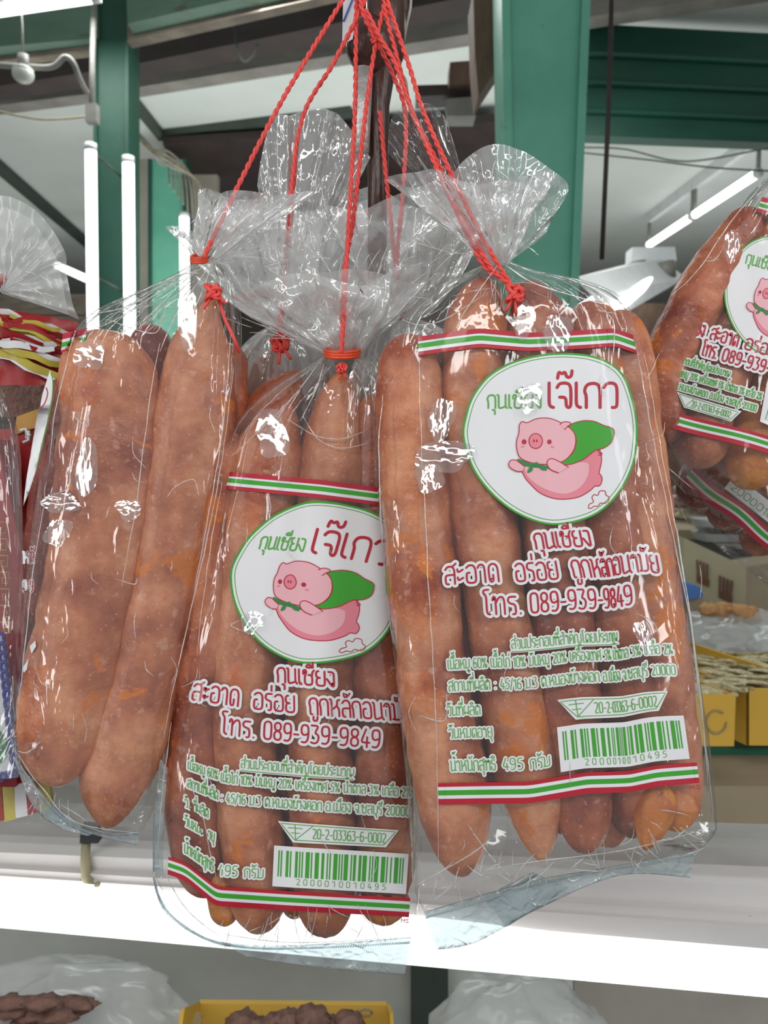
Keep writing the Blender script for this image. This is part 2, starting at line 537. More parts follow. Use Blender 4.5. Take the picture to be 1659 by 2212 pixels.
def chaikin(p, it=2):
    closed = len(p) > 3 and abs(p[0][0] - p[-1][0]) + abs(p[0][1] - p[-1][1]) < 1e-6
    for _ in range(it):
        if len(p) < 3:
            return p
        q = [] if closed else [p[0]]
        for a, b in zip(p, p[1:]):
            la = math.hypot(b[0] - a[0], b[1] - a[1])
            c = min(0.25, 0.11 / la) if la > 0 else 0.25
            if not (a is p[0] and not closed):
                q.append((lerp(a[0], b[0], c), lerp(a[1], b[1], c)))
            if not (b is p[-1] and not closed):
                q.append((lerp(a[0], b[0], 1 - c), lerp(a[1], b[1], 1 - c)))
        if closed:
            q.append(q[0])
        else:
            q.append(p[-1])
        p = q
    return p


def layout(text):
    text = text.replace('\u0e33', '\u0e4d\u0e32')
    x = 0.0
    st = []
    upper = False
    for i, ch in enumerate(text):
        if ch in G:
            wd, ss = G[ch]
            for s in ss:
                st.append([(x + a, b) for a, b in chaikin(s)])
            x += wd + .08
            upper = False
        else:
            tab = UP if ch in UP else TONE if ch in TONE else LOW
            dy = .40 if (ch in TONE and (upper or (i + 1 < len(text) and text[i + 1] == 'ํ'))) else 0
            ss = tab[ch]
            for s in ss:
                st.append([(x - .14 + a, b + dy) for a, b in chaikin(s)])
            if ch in UP:
                upper = True
    return st, x - .1


# ------------------------------------------------------------------ print surface: things drawn on a bag's front film
class Skin:
    def __init__(s, bvh, Y0):
        s.bvh = bvh
        s.Y = Y0
        s.keep = lambda x, y: True

    def hit(s, px, py, off):
        d = ray(px, py).normalized()
        h = s.bvh.ray_cast(CAMV, d)
        if h[0] is not None:
            s.Y = h[0].y
            return h[0] - d * off
        return P(px, py, s.Y) - d * off


ZL = 0.0001


def ribbon(mb, sk, pts, wd, layer, closed=False, step=5.0):
    """flat stroke of width wd (pixels of the print) laid on the film"""
    q = []
    if closed and pts[0] != pts[-1]:
        pts = pts + [pts[0]]
    for a, b in zip(pts, pts[1:]):
        L = math.hypot(b[0] - a[0], b[1] - a[1])
        n = max(1, int(L / step))
        for i in range(n):
            q.append((lerp(a[0], b[0], i / n), lerp(a[1], b[1], i / n)))
    q.append(pts[-1])
    n = len(q)
    off = 0.0007 + layer * ZL
    L_, R_ = [], []
    for i, p in enumerate(q):
        if closed:
            a, b = q[(i - 1) % (n - 1)], q[(i + 1) % (n - 1)]
        else:
            a, b = q[max(i - 1, 0)], q[min(i + 1, n - 1)]
        dx, dy = b[0] - a[0], b[1] - a[1]
        l = math.hypot(dx, dy) or 1
        nx, ny = -dy / l * wd / 2, dx / l * wd / 2
        L_.append((p[0] + nx, p[1] + ny))
        R_.append((p[0] - nx, p[1] - ny))
    v = []
    f = []
    for i in range(n):
        o = off + (i % 7) * 2e-6
        v += [sk.hit(*L_[i], o), sk.hit(*R_[i], o)]
    for i in range(n - 1):
        if sk.keep(*q[i]):
            f.append([2 * i, 2 * i + 1, 2 * i + 3, 2 * i + 2])
    if not closed:
        for end, (c, a, b) in enumerate(((q[0], L_[0], R_[0]), (q[-1], R_[-1], L_[-1]))):
            if not sk.keep(*c):
                continue
            an = math.atan2(a[1] - c[1], a[0] - c[0])
            k = len(v)
            v.append(sk.hit(*c, off + 8e-6))
            for j in range(7):
                t = an + pi * j / 6
                v.append(sk.hit(c[0] + cos(t) * wd / 2, c[1] + sin(t) * wd / 2, off + 8e-6))
            f += [[k, k + j + 1, k + j + 2] for j in range(6)]
    mb.add(v, f)


def fill(mb, sk, poly, layer, g=7.0):
    pts = [Vector(p) for p in poly]
    n = len(pts)
    xs = [p.x for p in pts]
    ys = [p.y for p in pts]
    extra = []
    y = min(ys) + g / 2
    while y < max(ys):
        x = min(xs) + g / 2
        while x < max(xs):
            extra.append(Vector((x, y)))
            x += g
        y += g
    vs, es, fs, *_ = delaunay_2d_cdt(pts + extra, [], [list(range(n))], 1, 1e-4)
    off = 0.0007 + layer * ZL
    V = [sk.hit(p.x, p.y, off) for p in vs]
    mb.add(V, [list(q) for q in fs if sk.keep(sum(vs[i].x for i in q) / len(q), sum(vs[i].y for i in q) / len(q))])


def smooth_poly(pts, n=6, closed=True):
    out = []
    m = len(pts)
    rng = range(m) if closed else range(m - 1)
    for i in rng:
        if closed:
            p = [pts[(i - 1) % m], pts[i], pts[(i + 1) % m], pts[(i + 2) % m]]
        else:
            p = [pts[max(i - 1, 0)], pts[i], pts[i + 1], pts[min(i + 2, m - 1)]]
        for k in range(n):
            t = k / n
            out.append((cr(p[0][0], p[1][0], p[2][0], p[3][0], t), cr(p[0][1], p[1][1], p[2][1], p[3][1], t)))
    if not closed:
        out.append(pts[-1])
    return out


class Print:
    """maps flat print coordinates (x 0..100 across, y 0..180 down) to where the film carries them"""

    def __init__(s, ycurves, xcurves):
        s.yc = ycurves  # [(k, [(Lx, py)])]
        s.xc = xcurves

    def at(s, x, y):
        k = y / 180

        def ev(cs):
            vals = [(kk, (interp(tab, x - 2) + interp(tab, x) * 2 + interp(tab, x + 2)) / 4) for kk, tab in cs]
            return interp(vals, k)
        return ev(s.xc), ev(s.yc)

    def inv(s, px, py):
        x, y = 50.0, 60.0
        for _ in range(12):
            a = s.at(x, y)
            b = s.at(x + .5, y)
            c = s.at(x, y + .5)
            j = ((b[0] - a[0]) * 2, (c[0] - a[0]) * 2, (b[1] - a[1]) * 2, (c[1] - a[1]) * 2)
            d = j[0] * j[3] - j[1] * j[2]
            ex, ey = px - a[0], py - a[1]
            x += (ex * j[3] - ey * j[1]) / d
            y += (ey * j[0] - ex * j[2]) / d
        return x, y


PR = Print(
    [(0, [(0, 743), (10, 736), (28, 725), (50, 734), (70, 730), (90, 724), (100, 741)]),
     (1, [(0, 1713), (20, 1711), (34, 1710), (55, 1689), (75, 1686), (85, 1674), (100, 1667)])],
    [(0, [(0, 903), (100, 1376)]), (.32, [(0, 918), (100, 1406)]),
     (.54, [(0, 925), (67.9, 1297), (80.5, 1340), (100, 1447)]),
     (1, [(0, 945), (64.7, 1325), (75.7, 1365), (100, 1508)])])
PC = Print(
    [(0, [(0, 1033), (57, 1052), (100, 1082)]),
     (.54, [(0, 1503), (6.6, 1512), (20, 1521), (34.8, 1532), (57.4, 1544), (100, 1562)]),
     (1, [(0, 1868), (5, 1879), (10, 1892), (24.7, 1934), (52, 1944), (100, 1959)])],
    [(0, [(0, 488), (57, 695), (100, 925)]),
     (.22, [(0, 452), (17.7, 496), (51.7, 631), (87, 815), (100, 884)]),
     (.54, [(0, 378), (6.6, 412), (34.8, 546), (57.4, 668), (84, 823), (100, 915)]),
     (1, [(0, 363), (5.3, 398), (15, 432), (24.7, 467), (45.8, 587), (97.5, 876), (100, 885)])])

LINES = [  # name, text, x0, x1, baseline y, letter height, colour, stroke
    ('slogan_lettering', 'กุนเชียง', 44.3, 67.5, 84.4, 6.2, 'red', 4.2, 17),
    ('slogan_lettering', 'สะอาด', 6.6, 28.2, 96.9, 7.0, 'red', 4.0, 16),
    ('slogan_lettering', 'อร่อย', 34.8, 51.7, 96.9, 7.0, 'red', 4.0, 16),
    ('slogan_lettering', 'ถูกหลักอนามัย', 57.4, 96.2, 96.9, 7.0, 'red', 4.0, 16),
    ('phone_lettering', 'โทร.', 21.3, 36.6, 109.8, 6.9, 'red', 4.0, 16),
    ('phone_lettering', '089-939-9849', 39.6, 84.3, 109.8, 7.2, 'red', 4.0, 16),
    ('ingredients_lettering', 'ส่วนประกอบที่สำคัญโดยประมาณ', 31, 75, 123.4, 3.5, 'palegreen', 1.8, 9.0),
    ('ingredients_lettering', 'เนื้อหมู 60% เนื้อไก่ 10% มันหมู 20% เครื่องเทศ 5% น้ำตาล 3% เกลือ 2%', 6.1, 97, 130.7, 3.6, 'palegreen', 1.8, 9.0),
    ('address_lettering', 'สถานที่ผลิต : 45/16 ม.3 ต.หนองข้างคอก อ.เมือง จ.ชลบุรี 20000', 6, 97, 139.4, 3.7, 'palegreen', 1.9, 9.0),
    ('date_lettering', 'วันที่ผลิต', 5.0, 17.5, 149.2, 3.6, 'palegreen', 1.9, 9.0),
    ('date_lettering', 'วันหมดอายุ', 5.3, 21.5, 158.2, 3.7, 'palegreen', 1.9, 9.0),
    ('weight_lettering', 'น้ำหนักสุทธิ', 5.3, 22, 171.3, 4.0, 'palegreen', 2.1, 9.5),
    ('weight_lettering', '495', 24.7, 32.3, 171.3, 4.2, 'palegreen', 2.1, 9.5),
    ('weight_lettering', 'กรัม', 34.8, 42.3, 171.3, 4.0, 'palegreen', 2.1, 9.5),
]


def draw_text(sk, fn, text, x0, x1, yb, h, wd, layer, mb):
    st, tw = layout(text)
    sx = (x1 - x0) / tw
    for s in st:
        pts = [fn(x0 + a * sx, yb - b * h) for a, b in s]
        ribbon(mb, sk, pts, wd, layer, step=6)


def crop(x, y):
    return 900 + x / 2.9625, 560 + y / 2.9625


PIG = dict(
    disc=[(300, 1130), (318, 1000), (360, 880), (450, 760), (560, 686), (680, 640), (820, 612), (960, 605), (1120, 622), (1250, 675), (1330, 760),
          (1380, 900), (1404, 1020), (1408, 1150), (1384, 1310), (1305, 1475), (1190, 1600), (1050, 1668), (870, 1695), (710, 1655), (560, 1568), (430, 1440), (345, 1300)],
    body=[(672, 1330), (690, 1390), (730, 1440), (790, 1495), (870, 1528), (950, 1535), (1040, 1520), (1110, 1480), (1140, 1452), (1172, 1448), (1187, 1410), (1178, 1380),
          (1168, 1366), (1182, 1300), (1180, 1250), (1160, 1214), (1080, 1240), (950, 1280), (820, 1290), (720, 1300)],
    belly=[(690, 1345), (720, 1400), (790, 1455), (880, 1492), (960, 1500), (1040, 1465), (1090, 1400), (1103, 1330), (1080, 1300), (950, 1300), (800, 1300), (710, 1310)],
    cape=[(975, 1068), (1050, 1036), (1130, 1036), (1195, 1062), (1250, 1080), (1265, 1110), (1250, 1165), (1205, 1204), (1140, 1225), (1070, 1278), (1000, 1308), (950, 1314),
          (925, 1296), (990, 1250), (1020, 1180), (1012, 1120)],
    head=[(655, 1110), (658, 1062), (676, 1038), (706, 1046), (770, 1020), (850, 1018), (920, 1044), (975, 1075), (1010, 1115), (1018, 1170), (1000, 1230), (950, 1285), (880, 1308),
          (800, 1312), (720, 1298), (662, 1268), (642, 1215), (641, 1160)],
    ear=[(918, 1056), (945, 1040), (980, 1044), (985, 1056), (965, 1070), (948, 1090)],
    ear_left=[(655, 1110), (657, 1062), (676, 1036), (694, 1034), (708, 1050)],
    arm_left=[(676, 1358), (640, 1356), (600, 1334), (590, 1308), (606, 1286), (636, 1286), (656, 1300), (690, 1325)],
    arm_right=[(908, 1366), (862, 1348), (838, 1320), (838, 1290), (862, 1276), (900, 1288), (970, 1330)],
    scarf=[(648, 1276), (700, 1296), (780, 1312), (846, 1326), (842, 1340), (760, 1332), (690, 1322), (655, 1298)],
    leaf_a=[(744, 1322), (722, 1332), (708, 1366), (738, 1354)],
    leaf_b=[(780, 1318), (812, 1322), (834, 1350), (798, 1346)],
    tail=[(1160, 1214), (1168, 1238), (1186, 1240), (1180, 1256), (1166, 1250)],
    cloud=[(1100, 1590), (1106, 1568), (1132, 1552), (1122, 1525), (1136, 1506), (1160, 1510), (1172, 1484), (1206, 1484), (1212, 1508), (1232, 1524), (1222, 1552), (1198, 1562),
           (1176, 1560), (1160, 1580), (1136, 1580), (1116, 1594)],
)


def disc_pts(c, rx, ry, n=20):
    return [(c[0] + rx * cos(2 * pi * i / n), c[1] + ry * sin(2 * pi * i / n)) for i in range(n)]


def emblem(bag, sk, T, scale=1.0):
    """round white emblem with the flying pig in a green cape; T maps crop pixels of the picture onto this bag"""
    def m(pts):
        return [T(*p) for p in pts]
    disc = MB()
    outer = m(smooth_poly(PIG['disc'], 4))
    fill(disc, sk, outer, 0, 9)
    em = disc.build('emblem', M['white'], bag, True)
    em['label'] = 'round white emblem with a flying pig in a green cape'
    r = MB()
    ribbon(r, sk, outer, 4.2 * scale, 1, True)
    cx = sum(p[0] for p in outer) / len(outer)
    cy = sum(p[1] for p in outer) / len(outer)
    inner = [(cx + (x - cx) * .957, cy + (y - cy) * .957) for x, y in outer]
    ribbon(r, sk, inner, 1.5 * scale, 1, True)
    r.build('emblem_rim', M['green'], em, True)

    def shape(name, key, mat, lay, outline=True, closed=True, ow=1.9, fillit=True, sm=5):
        pts = m(smooth_poly(PIG[key] if isinstance(key, str) else key, sm, closed))
        if fillit:
            b = MB()
            fill(b, sk, pts, lay, 8)
            b.build(name, M[mat], em, True)
        if outline:
            ribbon(ol, sk, pts, ow * scale, lay + .6, closed)
    ol = MB()
    shape('pig_body', 'body', 'rose', 2)
    shape('pig_belly', 'belly', 'pink', 3, False)
    shape('pig_cape', 'cape', 'green', 4, True)
    shape('pig_head', 'head', 'pink', 5)
    shape('pig_ear', 'ear', 'pink', 6, True, False)
    shape('pig_scarf', 'scarf', 'deepgreen', 6, False)
    shape('scarf_leaf', 'leaf_a', 'deepgreen', 7, False)
    shape('scarf_leaf', 'leaf_b', 'deepgreen', 7, False)
    shape('scarf_knot', disc_pts((765, 1312), 15, 14), 'deepgreen', 8, False, sm=1)
    shape('pig_arm', 'arm_left', 'pink', 6.6, True, False)
    shape('pig_arm', 'arm_right', 'pink', 7, True, False)
    shape('pig_snout', disc_pts((762, 1163), 43, 48), 'rose', 6.4, True, sm=1)
    for c, rx, ry, mt in (((751, 1162), 5, 10, 'red'), ((769, 1162), 5, 10, 'red'), ((688, 1168), 15, 16, 'red'), ((850, 1168), 14, 15, 'red')):
        shape('pig_nostril' if rx < 8 else 'pig_eye', disc_pts(c, rx, ry, 12), mt, 8, False, sm=1)
    for c in ((678, 1198), (870, 1200)):
        shape('pig_cheek', disc_pts(c, 11, 6, 10), 'rose', 7, False, sm=1)
    ribbon(ol, sk, m(smooth_poly(PIG['tail'], 4, False)), 1.9 * scale, 3.2)
    ribbon(ol, sk, m(smooth_poly(PIG['cloud'], 4, True)), 1.7 * scale, 2, True)
    ol.build('pig_outline', M['red'], em, True)

    def tx(x, y):
        return T(x, y)
    a = MB()
    draw_text(sk, lambda x, y: T(x, y), 'กุนเชียง', 452, 800, 952, 84, 3.7 * scale, 2, a)
    a.build('emblem_lettering', M['palegreen'], em, True)
    a = MB()
    draw_text(sk, lambda x, y: T(x, y), 'เจ๊เกว', 838, 1290, 948, 156, 6.7 * scale, 2, a)
    a.build('emblem_lettering', M['red'], em, True)


def stripes(bag, sk, fn, x0, x1, offs, label, n=60, name='print_band'):
    """band of white, red and green stripes; offs = [(top, bottom, colour)] in print units"""
    lo = min(o[0] for o in offs)
    hi = max(o[1] for o in offs)

    def strip(a, b, lay):
        mb = MB()
        v, f = [], []
        rows = 3
        for i in range(n + 1):
            x = lerp(x0, x1, i / n)
            for r in range(rows):
                v.append(sk.hit(*fn(x, lerp(a, b, r / (rows - 1))), 0.0007 + lay * ZL))
        for i in range(n):
            if not sk.keep(*fn(lerp(x0, x1, (i + .5) / n), (a + b) / 2)):
                continue
            for r in range(rows - 1):
                k = i * rows + r
                f.append([k, k + 1, k + rows + 1, k + rows])
        mb.add(v, f)
        return mb
    base = strip(lo, hi, 0).build(name, M['white'], bag, True)
    base['label'] = label
    for a, b, c in offs:
        if c != 'white':
            strip(a, b, 1.5).build('stripe', M[c], base, True)
    return base


TOPB = [(-2.9, -1.0, 'red'), (-1.0, .55, 'white'), (-.75 + .6, 1.75, 'green'), (1.75, 3.1, 'white'), (3.1, 4.6, 'red')]
BOTB = [(-3.9, -2.4, 'red'), (-2.4, -.9, 'white'), (-1.0, 1.0, 'green'), (1.0, 2.5, 'white'), (2.4, 4.7, 'red')]

LC = ['0001101', '0011001', '0010011', '0111101', '0100011', '0110001', '0101111', '0111011', '0110111', '0001011']
PAR = ['LLLLLL', 'LLGLGG', 'LLGGLG', 'LLGGGL', 'LGLLGG', 'LGGLLG', 'LGGGLL', 'LGLGLG', 'LGLGGL', 'LGGLGL']


def ean(code):
    inv = lambda s: ''.join('1' if c == '0' else '0' for c in s)
    s = '101'
    for c, p in zip(code[1:7], PAR[int(code[0])]):
        L = LC[int(c)]
        s += L if p == 'L' else inv(L)[::-1]
    s += '01010'
    for c in code[7:]:
        s += inv(LC[int(c)])
    return s + '101'


def full_print(bag, sk, pr, scale=1.0, lines=LINES):
    stripes(bag, sk, pr.at, 0, 100, [(a, b, c) for a, b, c in TOPB], 'red, white and green stripe across the top of the print')
    emblem(bag, sk, lambda x, y: pr.at(*PR.inv(*crop(x, y))) if pr is not PR else crop(x, y), scale)
    back, front = {}, {}
    lay = 0
    for name, text, x0, x1, yb, h, col, wd, wb_ in lines:
        lay += .13
        draw_text(sk, pr.at, text, x0, x1, yb, h, wb_ * scale, 0 + lay * .3, back.setdefault(name, MB()))
        draw_text(sk, pr.at, text, x0, x1, yb, h, wd * scale, 3, front.setdefault((name, col), MB()))
    # underline of the ingredients heading
    ribbon(front[('ingredients_lettering', 'palegreen')], sk, [pr.at(lerp(31, 75, i / 12), 124.6) for i in range(13)], 1.6 * scale, 3)
    ribbon(back['ingredients_lettering'], sk, [pr.at(lerp(31, 75, i / 12), 124.4) for i in range(13)], 7 * scale, .2)
    objs = {}
    for name, mb in back.items():
        objs[name] = mb.build(name, M['white'], bag, True)
        objs[name]['label'] = {'slogan_lettering': 'red slogan lettering with white outline', 'phone_lettering': 'red phone number with white outline',
                               'ingredients_lettering': 'small green ingredients lettering', 'address_lettering': 'small green address lettering',
                               'date_lettering': 'small green date lettering', 'weight_lettering': 'small green net weight lettering'}[name]
    for (name, col), mb in front.items():
        mb.build('letter_strokes', M[col], objs[name], True)
    # licence mark
    q = [(46.8, 145.4), (93.0, 146.0), (88.6, 154.0), (53.0, 154.4)]
    dens = []
    for a, b in zip(q, q[1:] + q[:1]):
        for i in range(10):
            dens.append((lerp(a[0], b[0], i / 10), lerp(a[1], b[1], i / 10)))
    mb = MB()
    fill(mb, sk, [pr.at(*p) for p in dens], 0, 7)
    lic = mb.build('licence_mark', M['white'], bag, True)
    lic['label'] = 'food licence mark in a green trapezoid'
    mb = MB()
    cx, cy = 70, 149.6
    ins = [(cx + (x - cx) * .955, cy + (y - cy) * .78) for x, y in dens]
    ribbon(mb, sk, [pr.at(*p) for p in ins], 1.7 * scale, 2, True)
    for s in ([(60.5, 146.6), (54.2, 153)], [(51.0, 148.0), (56.5, 148.0)], [(52.2, 150.2), (55.5, 150.2)], [(53.6, 146.6), (54.0, 153)]):
        ribbon(mb, sk, [pr.at(*p) for p in s], 1.7 * scale, 2.4)
    draw_text(sk, pr.at, '20-2-03363-6-0002', 60.5, 88.5, 152.1, 3.9, 2.1 * scale, 2.2, mb)
    mb.build('licence_strokes', M['palegreen'], lic, True)
    # barcode
    mb = MB()
    v, f = [], []
    nx, ny = 40, 12
    for i in range(nx + 1):
        for j in range(ny + 1):
            v.append(sk.hit(*pr.at(lerp(45.8, 97.6, i / nx), lerp(156.3, 174.4, j / ny)), .0007))
    for i in range(nx):
        for j in range(ny):
            k = i * (ny + 1) + j
            f.append([k, k + 1, k + ny + 2, k + ny + 1])
    mb.add(v, f)
    bc = mb.build('barcode', M['white'], bag, True)
    bc['label'] = 'white barcode panel with green bars'
    bits = ean('2000010010495')
    mb = MB()
    i = 0
    n = len(bits)
    while i < n:
        if bits[i] == '1':
            j = i
            while j < n and bits[j] == '1':
                j += 1
            xa, xb = lerp(47.6, 95.8, i / n), lerp(47.6, 95.8, j / n)
            v = []
            for r in range(7):
                y = lerp(158.3, 169.9, r / 6)
                v += [sk.hit(*pr.at(xa, y), .0007 + 2 * ZL), sk.hit(*pr.at(xb, y), .0007 + 2 * ZL)]
            mb.add(v, [[2 * r, 2 * r + 2, 2 * r + 3, 2 * r + 1] for r in range(6)])
            i = j
        else:
            i += 1
    bars = mb.build('bar_strokes', M['green'], bc, True)
    mb = MB()
    for k, ch in enumerate('2000010010495'):
        x = lerp(55.0, 88.0, k / 12)
        draw_text(sk, pr.at, ch, x, x + 1.5, 173.1, 2.35, 1.4 * scale, 2, mb)
    mb.build('barcode_digits', M['palegreen'], bc, True)
    stripes(bag, sk, lambda x, y: pr.at(x, y), 0, 100, [(180 + a, 180 + b, c) for a, b, c in BOTB], 'red, white and green stripe across the foot of the print')
    mb = MB()
    draw_text(sk, pr.at, 'MS', 96.2, 100.0, 187.2, 1.7, 1.6 * scale, 1, mb)
    o = mb.build('printer_mark', M['red'], bag, True)
    o['label'] = 'tiny red printer mark'


# ------------------------------------------------------------------ bags
def hull_points(rows, nu, nv, p, wave, fold, seed, cr_amp):
    """rows: (xL, yL, xR, yR, Yc, D) from the tied neck to the foot. Returns base and creased vertices."""
    base, crin = [], []
    acc = [0]
    for a, b in zip(rows, rows[1:]):
        acc.append(acc[-1] + math.hypot((a[0] + a[2] - b[0] - b[2]) / 2, (a[1] + a[3] - b[1] - b[3]) / 2) + 1)
    tot = acc[-1]
    nr = len(rows) - 1
    for j in range(nv + 1):
        t = j / nv * tot
        i = 0
        while i < nr - 1 and t > acc[i + 1]:
            i += 1
        fr = (t - acc[i]) / (acc[i + 1] - acc[i])
        r = catmull(rows, (i + fr) / nr)
        r = list(r)
        r[5] = max(r[5], 0.0015)
        tt = t / tot
        for k in range(nu):
            th = 2 * pi * k / nu
            c, s = cos(th), sin(th)
            X = math.copysign(abs(c) ** (2 / p), c)
            Z = math.copysign(abs(s) ** (2 / p), s)
            u = (1 - X) / 2
            px, py = lerp(r[0], r[2], u), lerp(r[1], r[3], u)
            Y = r[4] - r[5] / 2 * Z
            if Z > 0 and wave:
                Y += wave[0] * cos(2 * pi * (u * wave[1] + wave[2])) * min(1, r[5] / 0.03) * Z
            b = P(px, py, Y)
            base.append(b)
            nrm = Vector((-X, -Z, 0)).normalized()
            # pleats that run to the neck, creases elsewhere
            g = fold[0] * math.exp(-((tt / fold[1]) ** 2))
            a = sin(fold[2] * th + seed) + .6 * sin(fold[2] * 2.3 * th + seed * 2.1 + 4 * tt) + .5 * noise.noise((cos(th) * 3, sin(th) * 3, tt * 9 + seed))
            q = Vector((b.x * 60, b.y * 60, b.z * 22 + seed))
            cw = noise.noise(q) + .5 * noise.noise(q * 2.7)
            ridge = 1 - abs(noise.noise(Vector((b.x * 38, b.y * 38, b.z * 12 + seed * 3))) * 2)
            crin.append(b + nrm * (g * a * min(1, .25 + tt / fold[1]) + cr_amp * (cw * .8 + max(0, ridge - .86) * 5)))
    return base, crin


def grid_faces(nu, nv, wrap=True):
    f = []
    for j in range(nv):
        for k in range(nu if wrap else nu - 1):
            a = j * nu + k
            b = j * nu + (k + 1) % nu
            f.append([a, b, b + nu, a + nu])
    return f


def make_bag(label, rows, p=3.0, wave=None, fold=(0.004, .12, 9), seed=1.0, cr_amp=0.00035, mat='film', nu=132, nv=190, group=None, base_loc=None):
    r0 = rows[0]
    bag = empty('sausage_bag', base_loc or P((r0[0] + r0[2]) / 2, (r0[1] + r0[3]) / 2, r0[4]), label, 'food bag', group or 'clear bags of sausages hanging on red strings')
    base, crin = hull_points(rows, nu, nv, p, wave, fold, seed, cr_amp)
    fs = grid_faces(nu, nv)
    o = mesh('film', crin, fs, M[mat], bag)
    o['label'] = 'clear creased plastic film'
    sk = Skin(BVHTree.FromPolygons([tuple(v) for v in base], fs), r0[4])
    return bag, sk


def ruffle(bag, c0, c1, w0, w1, d1, Y, seed, mat='film_crumpled', tilt=0, nu=150, nv=46, folds=7, name='gathered_mouth', flare=1.0, Ytop=None):
    """open mouth of a tied bag: pleats fan out from the tie c0 to the rim c1 (pixels)"""
    v = []
    Yt = Ytop if Ytop is not None else Y
    rnd = random.Random(seed)
    ph = [rnd.uniform(0, 6.28) for _ in range(6)]
    for j in range(nv + 1):
        t = j / nv
        e = t ** flare
        cx, cy = lerp(c0[0], c1[0], t), lerp(c0[1], c1[1], t)
        for k in range(nu):
            th = 2 * pi * k / nu
            pl = sin(folds * th + ph[0]) * .5 + sin(folds * 1.9 * th + ph[1]) * .3 + sin(folds * 3.7 * th + ph[2] + 3 * t) * .12
            pl += noise.noise((cos(th) * 2.2 + seed, sin(th) * 2.2, t * 3)) * 1.1
            wpx = lerp(w0, w1, e) * (1 + .10 * pl)
            ux = cos(th)
            uy = sin(th)
            rim = (noise.noise((cos(th) * 1.6 + seed * 2, sin(th) * 1.6, 3.3)) * .5 + .12 * sin(5 * th + ph[3])) * t * t * w1 * .40
            x = cx + ux * wpx * cos(tilt) + rim * sin(tilt)
            y = cy + ux * wpx * sin(tilt) - rim * cos(tilt) - .0 * uy
            dep = lerp(0.004, d1, e)
            yy = lerp(Y, Yt, t) - uy * dep - pl * lerp(.0015, .007, min(1, t * 2))
            cz = noise.noise((x * .03, y * .03, yy * 60 + seed)) * .0024 + noise.noise((x * .09, y * .05, seed)) * .0011
            v.append(P(x, y, yy + cz * min(1, .2 + t * 2)))
    o = mesh(name, v, grid_faces(nu, nv), M[mat], bag)
    return o


def flap(bag, pts_top, pts_bot, Y, seed=0, mat='film_flap', amp=.0015, name='seal_flap'):
    n = 60
    v = []
    rows = 8
    for i in range(n + 1):
        a = catmull(pts_top, i / n) if len(pts_top) > 2 else tuple(lerp(x, y, i / n) for x, y in zip(*pts_top))
        b = catmull(pts_bot, i / n) if len(pts_bot) > 2 else tuple(lerp(x, y, i / n) for x, y in zip(*pts_bot))
        for r in range(rows):
            t = r / (rows - 1)
            x, y = lerp(a[0], b[0], t), lerp(a[1], b[1], t)
            yy = lerp(Y[0], Y[1], i / n) + amp * (noise.noise((x * .012 + seed, y * .02, 0)) * 2 + noise.noise((x * .05, y * .05, seed)) * .6)
            v.append(P(x, y, yy))
    f = []
    for i in range(n):
        for r in range(rows - 1):
            k = i * rows + r
            f.append([k, k + 1, k + rows + 1, k + rows])
    # a little thickness: second leaf right behind
    m = len(v)
    v2 = [p + Vector((0, .0007, 0)) for p in v]
    f2 = [[k + m for k in q][::-1] for q in f]
    mb = MB()
    mb.add(v + v2, f + f2 + [[i * rows, (i + 1) * rows, (i + 1) * rows + m, i * rows + m] for i in range(n)] + [[i * rows + rows - 1, i * rows + rows - 1 + m, (i + 1) * rows + rows - 1 + m, (i + 1) * rows + rows - 1] for i in range(n)])
    o = mb.build(name, M[mat], bag, True)
    o['label'] = 'flat heat-sealed flap below the bag'
    # embossed seal beads
    s = MB()
    for i in range(1, n * 2):
        t = i / (n * 2)
        a = catmull(pts_top, t) if len(pts_top) > 2 else tuple(lerp(x, y, t) for x, y in zip(*pts_top))
        b = catmull(pts_bot, t) if len(pts_bot) > 2 else tuple(lerp(x, y, t) for x, y in zip(*pts_bot))
        x, y = lerp(a[0], b[0], .12), lerp(a[1], b[1], .12)
        p = P(x, y, lerp(Y[0], Y[1], t) - .001)
        s.tube([p + Vector((-.0004, 0, -.0006)), p + Vector((0.0004, -.0004, .0006))], .0004, 5)
    s.build('seal_beads', M[mat], o, True)['kind'] = 'stuff'
    return o


